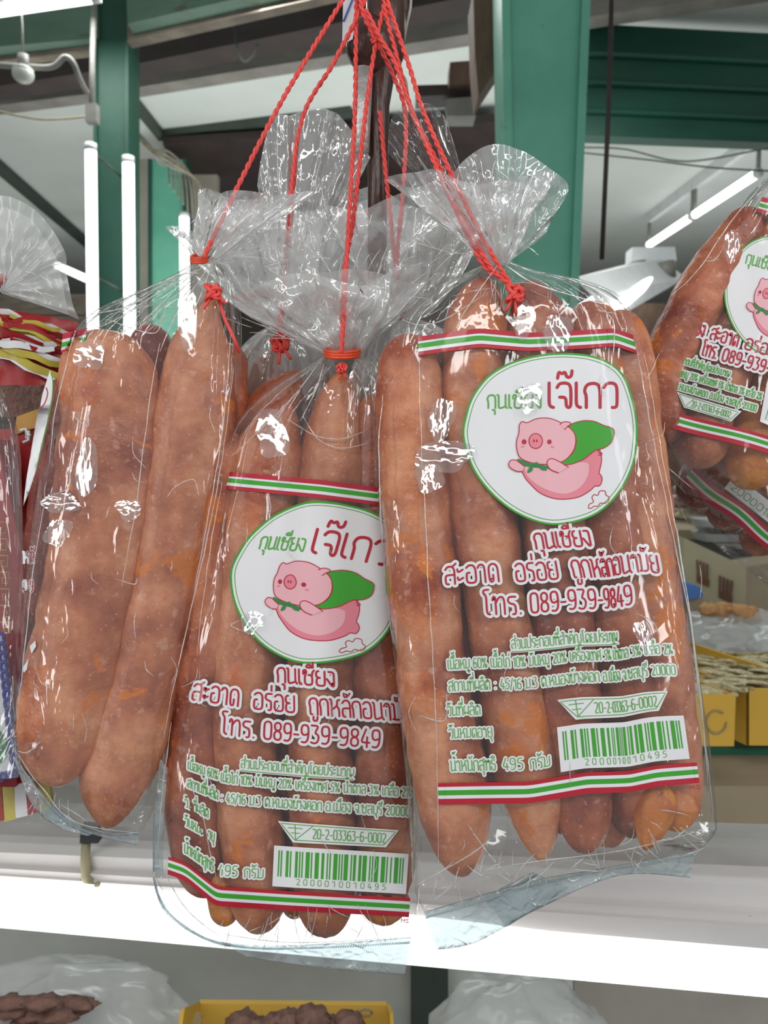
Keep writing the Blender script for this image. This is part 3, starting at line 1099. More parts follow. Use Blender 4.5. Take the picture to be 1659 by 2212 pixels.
def sausage(label, path, Yf, mat='sausage', seed=0, pinch=(0, 0), flat=.92, nseg=36, nring=110, group='cured sausages inside the clear bags', wr=1.0):
    """path: (px, py, radius_px); Yf(py) = depth of the film in front of it"""
    pts, rad = [], []
    for i in range(nring + 1):
        x, y, r = catmull(path, i / nring)
        Y0 = Yf(y) if callable(Yf) else Yf
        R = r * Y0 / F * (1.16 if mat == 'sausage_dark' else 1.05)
        pts.append(P(x, y, Y0 + R * flat + .0025))
        rad.append(R)
    acc = [0]
    for a, b in zip(pts, pts[1:]):
        acc.append(acc[-1] + (b - a).length)
    tot = acc[-1]
    v = []
    for i, p in enumerate(pts):
        d0, d1 = acc[i], tot - acc[i]
        r = rad[i]
        fac = 1
        for d, pin in ((d0, pinch[0]), (d1, pinch[1])):
            L = r * (1.15 + pin * 1.6)
            if d < L:
                q = 1 - d / L
                fac = min(fac, (1 - q * q) ** (.5 + .25 * pin))
        r = max(r * fac, .0004)
        t = (pts[min(i + 1, nring)] - pts[max(i - 1, 0)]).normalized()
        a = t.cross(Vector((0, 1, 0))).normalized()
        b = a.cross(t).normalized()
        endk = math.exp(-min(d0, d1) / .012)
        for k in range(nseg):
            th = 2 * pi * k / nseg
            n = a * cos(th) + b * sin(th) * flat
            q = p * 38 + Vector((seed * 3.7, 0, 0))
            q2 = (p + n * r) * 90 + Vector((seed, 0, 0))
            dr = .04 + noise.noise(q) * .09 + noise.noise(q2) * .045 + noise.noise(q2 * 2.6) * .02
            dr += endk * .10 * wr * sin(th * 7 + seed + 2 * noise.noise(q))
            v.append(p + n * r * (1 + dr))
    f = []
    for i in range(nring):
        for k in range(nseg):
            q = i * nseg
            f.append([q + k, q + (k + 1) % nseg, q + nseg + (k + 1) % nseg, q + nseg + k])
    f.append(list(range(nseg))[::-1])
    f.append([nring * nseg + k for k in range(nseg)])
    o = mesh('cured_sausage', v, f, M[mat], None)
    tag(o, label, 'sausage', group)
    return o


def twine_path(pts, n=90):
    return [catmull(pts, i / n) for i in range(n + 1)]


def twine(label, pts, rpx=5.2, twist=16.0, group='red twine strings tied to the bags', n=120):
    """pts: (px, py, Y). Two plies wound round each other."""
    root_p = P(*pts[0])
    root = empty('red_string', root_p, label, 'string', group)
    path = [P(*q) for q in (catmull(pts, i / n) for i in range(n + 1))]
    acc = [0]
    for a, b in zip(path, path[1:]):
        acc.append(acc[-1] + (b - a).length)
    tot = acc[-1]
    m = int(tot / .0006)
    # resample
    res = []
    i = 0
    for s in range(m + 1):
        d = tot * s / m
        while i < n - 1 and acc[i + 1] < d:
            i += 1
        res.append(path[i].lerp(path[i + 1], (d - acc[i]) / max(1e-9, acc[i + 1] - acc[i])))
    R = rpx * pts[0][2] / F
    for ply in range(2):
        q = []
        for s, p in enumerate(res):
            t = (res[min(s + 1, m)] - res[max(s - 1, 0)]).normalized()
            a = t.cross(Vector((0, 1, 0))).normalized()
            b = a.cross(t)
            ang = ply * pi + 2 * pi * (tot * s / m) / (R * 7.0)
            q.append(p + (a * cos(ang) + b * sin(ang)) * R * .46)
        mb = MB()
        mb.tube(q, R * .6, 7)
        mb.build('ply', M['string'], root, True)
    return root


def knot(parent_or_label, c, Y, r=14, seed=0, loose=True, top=True):
    """tangle of twine wound into a knot at pixel c"""
    rnd = random.Random(seed)
    mb = MB()
    pts = []
    for i in range(90):
        t = i / 89 * 2 * pi * 4.5
        x = c[0] + r * (.75 * sin(t * 1.0 + seed) + .35 * sin(t * 2.7))
        y = c[1] + r * (.8 * cos(t * 1.37) + .3 * sin(t * .6 + seed))
        pts.append(P(x, y, Y - .003 + .0028 * sin(t * 1.9 + seed)))
    mb.tube(pts, r * .25 * Y / F, 7)
    if loose:
        for k in range(2):
            a = rnd.uniform(-.6, .6) + pi / 2 * (1 if k else .6)
            mb.tube([P(c[0] + cos(a) * r * q, c[1] + sin(a) * r * q * 1.2, Y - .004) for q in (.4, 1, 1.6, 2.2)], r * .2 * Y / F, 6)
    o = mb.build('string_knot' if top else 'knot', M['string'], None if top else parent_or_label, True)
    if top:
        tag(o, parent_or_label, 'knot', 'red twine knots on the sausages')
    return o


def rubber_band(parent, c, rx, ry, Y, name='rubber_band', tilt=0.0):
    mb = MB()
    for k in range(3):
        pts = []
        for i in range(40):
            t = 2 * pi * i / 39
            x = c[0] + rx * cos(t)
            y = c[1] + ry * sin(t) * .4 - k * ry * .45 + x * 0 + tilt * rx * cos(t)
            pts.append(P(x, y, Y - .012 * sin(t) * rx / 40))
        mb.tube(pts, ry * .30 * Y / F, 8)
    o = mb.build(name, M['band'], parent, True)
    o['label'] = 'red rubber band round the gathered neck'
    return o


def crease(bag, lines, Y, r=.00035, name='film_crease_glint'):
    """folded edges of the film: fine beads on it, whitened to read as highlights"""
    mb = MB()
    for ln in lines:
        pts = [catmull(ln, i / 40) for i in range(41)] if len(ln) > 2 else [tuple(lerp(a, c, i / 20) for a, c in zip(*ln)) for i in range(21)]
        w3 = []
        for i, (x, y) in enumerate(pts):
            w3.append(P(x + 2.5 * noise.noise((y * .02, x * .02, 2.2)), y, (Y(y) if callable(Y) else Y) - .0006 + .0008 * noise.noise((x * .03, y * .03, 1))))
        n = len(w3)
        mb.tube(w3, [r * (.35 + .65 * sin(pi * min(1, (i + 1) / n))) * (1 + .5 * noise.noise((i * .3, ln[0][0], 0))) for i in range(n)], 5)
    o = mb.build(name, M['film_crease_glint'], bag, True)
    o['kind'] = 'stuff'
    return o


LAMPS = [Vector((0.10, -0.60, 2.15)), Vector((-0.80, -0.05, 1.70)), Vector((0.85, -0.15, 1.85))]


def highlight_patch(bag, c, size, Y, lamp=0, seed=0.0, dome=.10):
    """added patch of glossy film, angled to mirror a stall lamp as a highlight"""
    c0 = P(c[0], c[1], Y)
    h = ((CAMV - c0).normalized() + (LAMPS[lamp] - c0).normalized()).normalized()
    n = 26
    v = []
    u = h.cross(Vector((0, 0, 1))).normalized()
    u = -u
    w_ = u.cross(h).normalized()
    sx, sy = size[0] * Y / F / 2, size[1] * Y / F / 2
    for j in range(n + 1):
        for i in range(n + 1):
            a, b = i / n * 2 - 1, j / n * 2 - 1
            # square to disc, ragged outline
            X, Z = a * sqrt(1 - b * b / 2), b * sqrt(1 - a * a / 2)
            rg = 1 + .35 * noise.noise((math.atan2(Z, X) * .9 + seed, seed, 0)) * (abs(X) + abs(Z))
            X *= rg
            Z *= rg
            z = -dome * sx * (X * X + Z * Z) + sx * .045 * noise.noise((X * 1.6 + seed, Z * 1.6, seed)) + sx * .012 * noise.noise((X * 6 + seed, Z * 6, seed))
            v.append(c0 + u * X * sx + w_ * Z * sy + h * z)
    f = [[j * (n + 1) + i, j * (n + 1) + i + 1, (j + 1) * (n + 1) + i + 1, (j + 1) * (n + 1) + i] for j in range(n) for i in range(n)]
    return mesh('film_highlight_patch', v, f, M['film_highlight_patch'], bag)


def fan(bag, c, spokes, Y, seed=0, mat='film_crumpled', name='gathered_mouth', depth=.02):
    """flat fan of pleated film spreading from c to the rim given as pixel points"""
    v = []
    nu, nv = 110, 40
    for j in range(nv + 1):
        t = j / nv
        for i in range(nu + 1):
            q = catmull(spokes, i / nu)
            a = i / nu
            pl = sin(a * 34 + seed) * .5 + sin(a * 61 + seed * 2) * .25 + 1.1 * noise.noise((a * 6 + seed, t * 2, 0))
            x = lerp(c[0], q[0], t) + 3 * noise.noise((a * 9, t * 4, seed)) * t
            y = lerp(c[1], q[1], t) + 3 * noise.noise((a * 9, t * 4, seed + 5)) * t
            v.append(P(x, y, Y - depth * sin(pi * a) * t * .4 + pl * .0035 * t ** .6 + .0015 * noise.noise((x * .04, y * .04, seed))))
    f = [[j * (nu + 1) + i, j * (nu + 1) + i + 1, (j + 1) * (nu + 1) + i + 1, (j + 1) * (nu + 1) + i] for j in range(nv) for i in range(nu)]
    return mesh(name, v, f, M[mat], bag)


# the shared bits of the scene are built below

# ================================================================== structure of the market hall
M['ceiling'] = paint('ceiling_board', (0.66, 0.70, 0.67), (0.58, 0.62, 0.59), 1.2, 0.8, 0.05, spots=((0.42, 0.42, 0.38), 9, 0.70))
M['wall_far'] = paint('far_wall_plaster', (0.26, 0.24, 0.20), (0.17, 0.15, 0.13), 0.9, 0.9, 0.1)
M['floor'] = paint('market_floor', (0.30, 0.29, 0.27), (0.22, 0.21, 0.20), 2.0, 0.7, 0.1)
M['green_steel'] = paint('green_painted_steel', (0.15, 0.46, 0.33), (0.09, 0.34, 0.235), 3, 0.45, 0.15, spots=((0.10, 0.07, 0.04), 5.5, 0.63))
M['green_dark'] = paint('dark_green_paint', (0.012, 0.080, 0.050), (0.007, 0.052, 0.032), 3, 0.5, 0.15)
M['green_beam'] = paint('dull_green_beam', (0.14, 0.25, 0.18), (0.07, 0.13, 0.09), 2.2, 0.6, 0.2, stretch=(.4, 1, 2), spots=((0.10, 0.09, 0.05), 3, 0.58))
M['teal_sheet'] = paint('green_corrugated_sheet', (0.012, 0.115, 0.07), (0.008, 0.06, 0.04), 1.6, 0.4, 0.1, stretch=(.4, 1, 2))
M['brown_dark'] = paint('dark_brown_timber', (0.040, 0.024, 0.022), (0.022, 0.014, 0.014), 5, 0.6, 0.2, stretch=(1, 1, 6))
M['grey_beam'] = paint('grey_painted_timber', (0.22, 0.205, 0.185), (0.15, 0.14, 0.125), 5, 0.7, 0.15, stretch=(1, 1, 5))
M['wood'] = paint('weathered_brown_board', (0.17, 0.105, 0.07), (0.10, 0.06, 0.04), 7, 0.75, 0.3, stretch=(3, 1, 1))
M['plank_grey'] = paint('weathered_plank', (0.24, 0.20, 0.155), (0.12, 0.10, 0.08), 6, 0.8, 0.3, stretch=(1, 1, 5))
M['tube'] = emit('lit_fluorescent_tube', (0.97, 0.99, 1.0), 3.0)
M['tube_near'] = emit('lit_stall_tube', (1.0, 1.0, 0.985), 2.1)
M['white_metal'] = paint('white_enamel', (0.72, 0.74, 0.74), (0.62, 0.64, 0.64), 8, 0.4, 0.05)
M['conduit'] = paint('grey_conduit', (0.27, 0.265, 0.245), (0.18, 0.175, 0.155), 12, 0.5, 0.1)
M['cable'] = paint('old_cable', (0.30, 0.27, 0.17), (0.2, 0.18, 0.12), 20, 0.6, 0.1)
M['bulb'] = paint('frosted_bulb', (0.60, 0.62, 0.56), (0.54, 0.56, 0.50), 8, 0.25, 0)
M['ledge'] = paint('scuffed_white_ledge', (0.74, 0.705, 0.69), (0.62, 0.59, 0.575), 9, 0.55, 0.2, stretch=(.5, 1, 1), spots=((0.22, 0.19, 0.17), 26, 0.64), bdist=.003)
M['ledge_dark'] = paint('stained_grey_ledge', (0.50, 0.49, 0.48), (0.27, 0.25, 0.23), 8, 0.6, 0.2, stretch=(.4, 1, 1), spots=((0.09, 0.07, 0.06), 14, 0.60), bdist=.003)
M['panel_grey'] = paint('grey_green_panel', (0.52, 0.535, 0.49), (0.43, 0.445, 0.41), 5, 0.7, 0.1)
M['panel_light'] = paint('light_grey_panel', (0.72, 0.76, 0.71), (0.62, 0.66, 0.62), 4, 0.7, 0.1)
M['panel_brown'] = paint('brown_grey_panel', (0.48, 0.45, 0.385), (0.38, 0.355, 0.30), 6, 0.7, 0.1)
M['strut_dark'] = paint('dark_green_strut', (0.055, 0.075, 0.06), (0.04, 0.055, 0.045), 5, 0.6, 0.1)
M['cardboard'] = paint('brown_cardboard', (0.36, 0.29, 0.19), (0.30, 0.24, 0.155), 5, 0.8, 0.1)
M['carton'] = paint('pale_carton', (0.50, 0.46, 0.30), (0.44, 0.40, 0.26), 5, 0.8, 0.1)
M['carton_print'] = paint('brown_carton_print', (0.19, 0.085, 0.05), (0.15, 0.07, 0.045), 20, 0.8, 0)
M['yellow'] = paint('yellow_card', (0.72, 0.44, 0.055), (0.64, 0.38, 0.045), 4, 0.6, 0.1)
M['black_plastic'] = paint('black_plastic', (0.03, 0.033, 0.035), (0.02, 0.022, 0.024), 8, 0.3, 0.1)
M['grey_plastic'] = paint('pale_grey_plastic', (0.42, 0.45, 0.46), (0.36, 0.39, 0.40), 8, 0.35, 0.1)
M['blue'] = paint('blue_plastic', (0.07, 0.19, 0.50), (0.05, 0.15, 0.42), 8, 0.4, 0.1)
M['green_glass'] = paint('green_shelf_board', (0.03, 0.16, 0.10), (0.02, 0.12, 0.08), 8, 0.3, 0)
M['fish'] = paint('dried_fish', (0.60, 0.50, 0.24), (0.14, 0.10, 0.05), 120, 0.6, 0.5, bdist=.002)
M['fish_pale'] = paint('pale_dried_fish', (0.80, 0.73, 0.48), (0.36, 0.29, 0.14), 120, 0.6, 0.5, bdist=.002)
M['crisp'] = paint('orange_fried_snack', (0.66, 0.36, 0.12), (0.40, 0.20, 0.09), 70, 0.6, 0.6, bdist=.003)
M['dried_meat'] = paint('dried_brown_meat', (0.26, 0.13, 0.095), (0.12, 0.06, 0.045), 60, 0.55, 0.6, bdist=.003)
M['pinkish'] = paint('pinkish_packs', (0.50, 0.36, 0.33), (0.30, 0.19, 0.17), 25, 0.5, 0.3)
M['pack_red'] = paint('red_gift_card', (0.36, 0.009, 0.011), (0.24, 0.006, 0.008), 10, 0.4, 0.05)
M['gold'] = paint('dull_gold_print', (0.50, 0.27, 0.05), (0.40, 0.2, 0.04), 30, 0.4, 0.0)
M['lime'] = paint('gold_green_print', (0.50, 0.42, 0.06), (0.42, 0.34, 0.04), 30, 0.35, 0.0)
M['card_white'] = paint('white_card', (0.72, 0.73, 0.75), (0.66, 0.67, 0.69), 10, 0.5, 0.05)
M['navy'] = paint('navy_lattice_print', (0.05, 0.045, 0.30), (0.04, 0.035, 0.24), 30, 0.5, 0)
M['badge'] = paint('green_badge_print', (0.03, 0.22, 0.09), (0.02, 0.17, 0.07), 30, 0.5, 0)
M['paper'] = paint('white_paper_tag', (0.66, 0.68, 0.70), (0.58, 0.60, 0.62), 10, 0.7, 0.1)
M['foil'] = paint('crinkled_foil_tape', (0.62, 0.62, 0.60), (0.5, 0.5, 0.48), 30, 0.35, 0.6, metal=.5, bdist=.003)
M['post'] = paint('dark_varnished_post', (0.060, 0.020, 0.012), (0.022, 0.009, 0.007), 18, 0.25, 0.15, stretch=(2, 2, .3))
M['blue_ink'] = paint('blue_pen_mark', (0.08, 0.14, 0.5), None, 10, 0.5, 0)
M['fringe'] = paint('frayed_sacking', (0.50, 0.46, 0.38), (0.25, 0.2, 0.15), 30, 0.8, 0.3)
M['hook'] = paint('yellowed_hook', (0.42, 0.38, 0.22), (0.3, 0.27, 0.15), 20, 0.4, 0.1)
M['green_badge'] = M['badge']

# floor, ceiling, walls --------------------------------------------------------------------
CZ = 3.75
mb = MB()
mb.box((0, 6.5, -.02), 16, 15, .04)
tag(mb.build('floor', M['floor']), kind='structure')
mb = MB()
mb.box((0, 7.6, CZ + .03), 16, 13, .06)
tag(mb.build('ceiling', M['ceiling']), kind='structure')
mb = MB()
mb.box((0, 13.0, 1.9), 16, .1, 3.9)
tag(mb.build('wall_back', M['wall_far']), kind='structure')


for nm, x in (('wall_left', -8.0), ('wall_right', 8.0)):
    mb = MB()
    mb.box((x, 8.2, 1.9), .1, 9.6, 3.9)
    tag(mb.build(nm, M['wall_far']), kind='structure')


def slab(name, q, off, mat, label=None, cat=None, kind=None, group=None, parent=None):
    """a board: four world corners given a thickness"""
    mb = MB()
    mb.prism(q, off)
    o = mb.build(name, mat, parent)
    return tag(o, label, cat, group, kind)


def beam_z(name, px0, px1, z, hpx, thick, mat, label=None, cat=None, kind=None, group=None):
    """beam whose lower edge lies at height z below the two pixel points; hpx = visible heights at both ends"""
    a, b = PZ(*px0, z), PZ(*px1, z)
    a2 = P(px0[0], px0[1] - hpx[0], a.y)
    b2 = P(px1[0], px1[1] - hpx[1], b.y)
    a2.x, b2.x = a.x, b.x
    return slab(name, [a, b, b2, a2], (0, thick, 0), mat, label, cat, kind, group)


# beams under the ceiling, from the far one to the near one
beam_z('ceiling_beam', (275, 192), (1060, 66), 3.55, (52, 50), .12, M['grey_beam'], 'wide grey timber beam above the white ceiling board', 'beam', None, 'timber beams under the ceiling')
beam_z('ceiling_beam', (-40, 232), (212, 200), 3.55, (50, 50), .12, M['grey_beam'], 'grey timber beam at the left, behind the bare bulb', 'beam', None, 'timber beams under the ceiling')
beam_z('ceiling_beam', (275, 142), (1060, -18), 3.5, (58, 60), .16, M['brown_dark'], 'dark brown beam crossing behind the hanging post', 'beam', None, 'timber beams under the ceiling')
beam_z('ceiling_beam', (-40, 192), (212, 152), 3.5, (60, 60), .16, M['brown_dark'], 'dark brown beam end behind the bare bulb', 'beam', None, 'timber beams under the ceiling')
beam_z('ceiling_beam', (275, 90), (1060, -90), 3.3, (34, 34), .06, M['plank_grey'], 'olive grey flange board under the green girder, right of the column', 'beam', None, 'timber beams under the ceiling')
beam_z('steel_girder', (275, 52), (1060, -132), 3.32, (90, 90), .1, M['green_beam'], 'dull green girder at the top, right of the green column', 'girder', None, 'green girders')
beam_z('ceiling_beam', (-40, 136), (212, 106), 3.3, (29, 21), .06, M['plank_grey'], 'olive grey flange board under the girder at the left edge', 'beam', None, 'timber beams under the ceiling')
beam_z('steel_girder', (-40, 104), (212, 82), 3.32, (100, 100), .1, M['green_beam'], 'dull green girder below the lit tube, top left', 'girder', None, 'green girders')
# dark roof joists of the next bay
for a, b, w_, lab in (((-20, 352), (205, 545), 22, 'dark diagonal joist at the far left above the wrapped packs'),
                      ((276, 212), (352, 305), 15, 'dark joist along the left edge of the white ceiling board'),
                      ((352, 300), (760, 250), 17, 'dark joist along the lower edge of the white ceiling board')):
    p, q = PZ(*a, CZ - .05), PZ(*b, CZ - .05)
    r = p.y / F * w_
    d = (q - p).normalized().cross(Vector((0, 0, 1))) * r * 1.3
    slab('roof_joist', [p - d * .5, q - d * .5, q + d * .5, p + d * .5], (0, 0, .06), M['strut_dark'], lab, 'joist', None, 'dark roof joists')

# dark underside bay behind the middle and boarded loft on the left
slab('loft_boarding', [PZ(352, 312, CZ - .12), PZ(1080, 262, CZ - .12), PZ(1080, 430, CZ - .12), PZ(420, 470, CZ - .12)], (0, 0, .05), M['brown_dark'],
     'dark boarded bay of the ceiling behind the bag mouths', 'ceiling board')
lb = empty('plank_loft', PZ(60, 480, 3.0), 'weathered brown plank lining at the far left behind the clear bag mouth', 'lining')
for i in range(7):
    z0 = 2.95 - i * .22
    mb = MB()
    mb.box((-4.3 + .02 * (i % 2), 8.0 + .01 * (i % 3), z0), 3.9, .05, .205)
    mb.build('plank', M['plank_grey'], lb)
slab('wall_panel', [P(255, 700, 6.2), P(470, 700, 6.2), P(470, 330, 6.2), P(255, 330, 6.2)], (0, .08, 0), M['panel_brown'], 'grey brown partition between the two green columns', 'panel')


# columns ----------------------------------------------------------------------------------
def column(x0, x1, yb, Y, name, label, mat, edge=None, xb=None, taper=(0, 0), top=-120):
    c = empty('steel_column', P((x0 + x1) / 2, yb, Y), label, 'column', 'green steel columns')
    xb0, xb1 = (x0 + taper[0], x1 + taper[1])
    a, b, d, e = P(x0, top, Y), P(x1, top, Y), P(xb1, yb, Y), P(xb0, yb, Y)
    # continue down to the floor along the same line
    def down(t, q):
        k = (t.z - 0) / (t.z - q.z)
        return t + (q - t) * k
    D, E = down(b, d), down(a, e)
    mb = MB()
    mb.prism([a, b, D, E], (0, .12, 0))
    mb.build('web', mat, c)
    w_ = (b - a).length
    for s, p, q in ((-1, a, E), (1, b, D)):
        mb = MB()
        h = Vector((w_ * .05, 0, 0))
        mb.prism([p - h, p + h, q + h, q - h], (0, .16, 0))
        for v in mb.v:
            v.y -= .02
        mb.build('flange', edge or mat, c)
    return c


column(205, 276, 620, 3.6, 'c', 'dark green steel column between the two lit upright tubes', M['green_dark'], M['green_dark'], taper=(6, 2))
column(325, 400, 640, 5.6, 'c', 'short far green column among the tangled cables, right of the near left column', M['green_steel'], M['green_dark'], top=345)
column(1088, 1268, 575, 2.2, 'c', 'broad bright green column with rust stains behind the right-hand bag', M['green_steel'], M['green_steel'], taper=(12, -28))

# right part of the ceiling ------------------------------------------------------------------
slab('sheet_beam', [PZ(1262, 292, 3.10), PZ(1760, 312, 3.10), PZ(1760, 312, 3.10) + Vector((0, 0, .55)), PZ(1262, 292, 3.10) + Vector((0, 0, .55))], (0, .1, 0),
     M['teal_sheet'], 'deep green ribbed girder on the right', 'girder', None, 'green girders')
rg = bpy.data.objects['sheet_beam']
for i in range(3):
    z = 3.10 + .12 + i * .14
    a, b = PZ(1262, 292, 3.10), PZ(1760, 312, 3.10)
    mb = MB()
    mb.tube([Vector((a.x, a.y - .012, z)), Vector((b.x, b.y - .012, z))], .018, 8)
    mb.build('rib', M['teal_sheet'], rg)
slab('ceiling_board', [PZ(1180, 170, 3.72), PZ(1760, 90, 3.72), PZ(1760, -60, 3.72), PZ(1180, 30, 3.72)], (0, 0, .03), M['ceiling'], 'white ceiling board at the top right behind the thin brown rod', 'ceiling board')
beam_z('ceiling_beam', (1262, 38), (1760, -40), 3.6, (60, 60), .12, M['grey_beam'], 'grey brown beam end at the top right corner', 'beam', None, 'timber beams under the ceiling')
# brown brace and bracket left of the big column
slab('timber_brace', [P(1022, -20, 2.4), P(1142, -20, 2.4), P(1128, 60, 2.4), P(1085, 130, 2.4), P(1034, 208, 2.4), P(1026, 120, 2.4)], (0, .14, 0), M['wood'],
     'rough brown timber brace leaning against the green column', 'brace')
br = empty('wall_bracket', P(990, 190, 2.8), 'brown cross rail with a small stained box left of the green column', 'bracket')
mb = MB(); mb.prism([P(900, 208, 2.8), P(1035, 202, 2.8), P(1035, 180, 2.8), P(900, 184, 2.8)], (0, .1, 0)); mb.build('rail', M['brown_dark'], br)
mb = MB(); mb.prism([P(970, 182, 2.75), P(1028, 182, 2.75), P(1028, 130, 2.75), P(972, 134, 2.75)], (0, .09, 0)); mb.build('bracket_box', M['wood'], br)
mb = MB(); mb.prism([P(966, 250, 2.78), P(1028, 250, 2.78), P(1028, 208, 2.78), P(966, 214, 2.78)], (0, .09, 0)); mb.build('lower_box', M['conduit'], br)
slab('back_girder', [P(880, 470, 6.6), P(1110, 470, 6.6), P(1110, 212, 6.6), P(880, 222, 6.6)], (0, .12, 0), M['green_dark'], 'dark green far girder between the brace and the hanging post', 'girder', None, 'green girders')

# thin rod -----------------------------------------------------------------------------------
rod = MB()
rod.tube([P(1323, -60, 2.0), P(1314, 250, 2.0), P(1300, 560, 2.0)], .0062, 10)
tag(rod.build('hanging_rod', M['brown_dark'], None, True), 'thin dark brown rod hanging in front of the right-hand ceiling', 'rod')


# fluorescent lights ----------------------------------------------------------------------------
def tube_light(p, q, r, label, fixture=None, mat='tube', group='lit fluorescent tubes in the hall', cat='lamp'):
    d = (q - p).normalized()
    t = empty('fluorescent_tube', p, label, cat, group)
    mb = MB()
    mb.tube([p + d * .03, q - d * .03], r, 16)
    mb.build('glass_tube', M[mat], t, True)
    for a, b in ((p, p + d * .03), (q - d * .03, q)):
        mb = MB()
        mb.tube([a, b], r * 1.05, 16)
        mb.build('end_cap', M['white_metal'], t, True)
    if fixture is not None:
        mb = MB()
        off = fixture
        s = d.cross(off).normalized() * r * .7
        mb.prism([p + off * .7 - s, p + off * .7 + s, p + off + s, p + off - s], q - p)
        mb.build('batten', M['white_metal'], t)
        for k in (p + d * .015, q - d * .015):
            mb = MB()
            mb.tube([k, k + off * .8], r * .5, 8)
            mb.build('lamp_holder', M['conduit'], t, True)
    return t


tube_light(P(196, 310, 3.3), P(201, 740, 3.3), .0235, 'lit upright tube on the left side of the dark green column', None)
tube_light(P(277, 338, 3.5), P(281, 760, 3.5), .0255, 'lit upright tube on the right side of the dark green column', None)
tube_light(P(398, 460, 5.2), P(400, 720, 5.2), .032, 'far lit upright tube beside the short green column', None)
tube_light(P(120, 572, 5.0), P(196, 606, 4.6), .022, 'short slanting lit tube behind the clear bag mouth at the left', Vector((.0, .07, 0)))
tube_light(P(-60, 32, 3.0), P(215, -8, 3.0), .021, 'lit tube across the top left corner above the girder', Vector((.0, .05, .05)))
e1, e2, e3 = PZ(1400, 530, 3.45), PZ(1497, 466, 3.45), PZ(1640, 372, 3.45)
tube_light(e1, e2, .034, 'further lit ceiling tube of the pair running away on the right', Vector((0, 0, .30)))
tube_light(e2 + (e3 - e2) * .01, e3, .034, 'nearer lit ceiling tube of the pair running away on the right', Vector((0, 0, .30)))
for t_, q_ in ((bpy.data.objects['fluorescent_tube'], ((203, 330, 3.31), (208, 600, 3.31), .30)), (bpy.data.objects['fluorescent_tube.001'], ((274, 352, 3.51), (276, 600, 3.51), .12)),
               (bpy.data.objects['fluorescent_tube.002'], ((394, 478, 5.2), (394, 640, 5.2), .42))):
    for x_, y_, Y_ in q_[:2]:
        a_ = P(x_, y_, Y_)
        mb = MB()
        mb.tube([a_, a_ + Vector((-.02 if x_ > 250 else .02, q_[2], 0))], .006, 6)
        mb.build('wall_clip', M['strut_dark'], t_, True)
# twin fixture
fx = empty('twin_lamp_fixture', P(1390, 570, 4.6), 'white twin lamp fixture with a flared reflector above the right-hand bag', 'lamp')
mb = MB()
mb.prism([P(1364, 572, 4.6), P(1462, 562, 4.6), P(1458, 533, 4.6), P(1366, 534, 4.6)], (0, .12, 0))
mb.build('end_plate', M['white_metal'], fx)
mb = MB()
mb.add([P(1482, 600, 4.6), P(1430, 560, 4.6), P(1280, 640, 3.6), P(1310, 700, 3.6), P(1395, 560, 4.65), P(1240, 600, 3.6), P(1500, 604, 4.65)],
       [[0, 1, 2, 3], [1, 4, 5, 2]])
mb.build('reflector', M['white_metal'], fx)
for dx in (0, 44):
    mb = MB()
    mb.tube([P(1378 + dx, 590, 4.55), P(1258 + dx * 1.6, 668, 3.55)], .028, 14)
    mb.build('lit_tube', M['tube'], fx, True)
    mb = MB()
    mb.tube([P(1376 + dx * 1.4, 566, 4.5), P(1380 + dx * 1.4, 600, 4.5)], [.05, .05], 12)
    mb.build('lamp_holder', M['conduit'], fx, True)
# bulb, conduits, cables
bl = empty('bare_bulb', P(50, 140, 3.1), 'unlit round white bulb hanging from the girder, top left', 'bulb')
mb = MB(); mb.tube([P(50, 118, 3.1), P(50, 146, 3.1)], .02, 14); mb.build('socket', M['conduit'], bl, True)
mb = MB()
pts = [P(50, 142 + 38 * i / 14, 3.1) for i in range(15)]
mb.tube(pts, [max(.002, .041 * sqrt(max(0, 1 - ((i / 14) * 2 - 1) ** 2)) + .006 * (i < 4)) for i in range(15)], 20)
mb.build('globe', M['bulb'], bl, True)
mb = MB(); mb.tube([P(44, -10, 3.1), P(48, 60, 3.1), P(50, 120, 3.1)], .004, 6); mb.build('cord', M['conduit'], bl, True)
mb = MB()
mb.tube([catmull([tuple(P(*p)) for p in ((-40, 138, 3.15), (40, 143, 3.15), (110, 145, 3.15), (140, 124, 3.15), (158, 136, 3.15), (172, 170, 3.2), (188, 200, 3.3))], i / 50) for i in range(51)], .011, 10)
tag(mb.build('bent_conduit', M['conduit'], None, True), 'pale bent conduit running from the bulb to the column', 'pipe')
mb = MB(); mb.tube([P(204, -30, 3.4), P(200, 120, 3.4), P(198, 222, 3.4)], .012, 10); tag(mb.build('conduit_pipe', M['conduit'], None, True), 'straight grey conduit down the left side of the dark green column', 'pipe')
mb = MB(); mb.prism([P(184, 262, 3.3), P(208, 262, 3.3), P(208, 222, 3.3), P(184, 222, 3.3)], (0, .04, 0)); tag(mb.build('switch_box', M['conduit']), 'small grey box on the column above the left upright tube', 'box')


def cable(name, pts, r, mat, label, group='loose cables', parent=None):
    mb = MB()
    mb.tube([catmull([tuple(P(*p)) for p in pts], i / 40) for i in range(41)], r, 6)
    if parent:
        return mb.build('cable', M[mat], parent, True)
    return tag(mb.build(name, M[mat], None, True), label, 'cable', group)


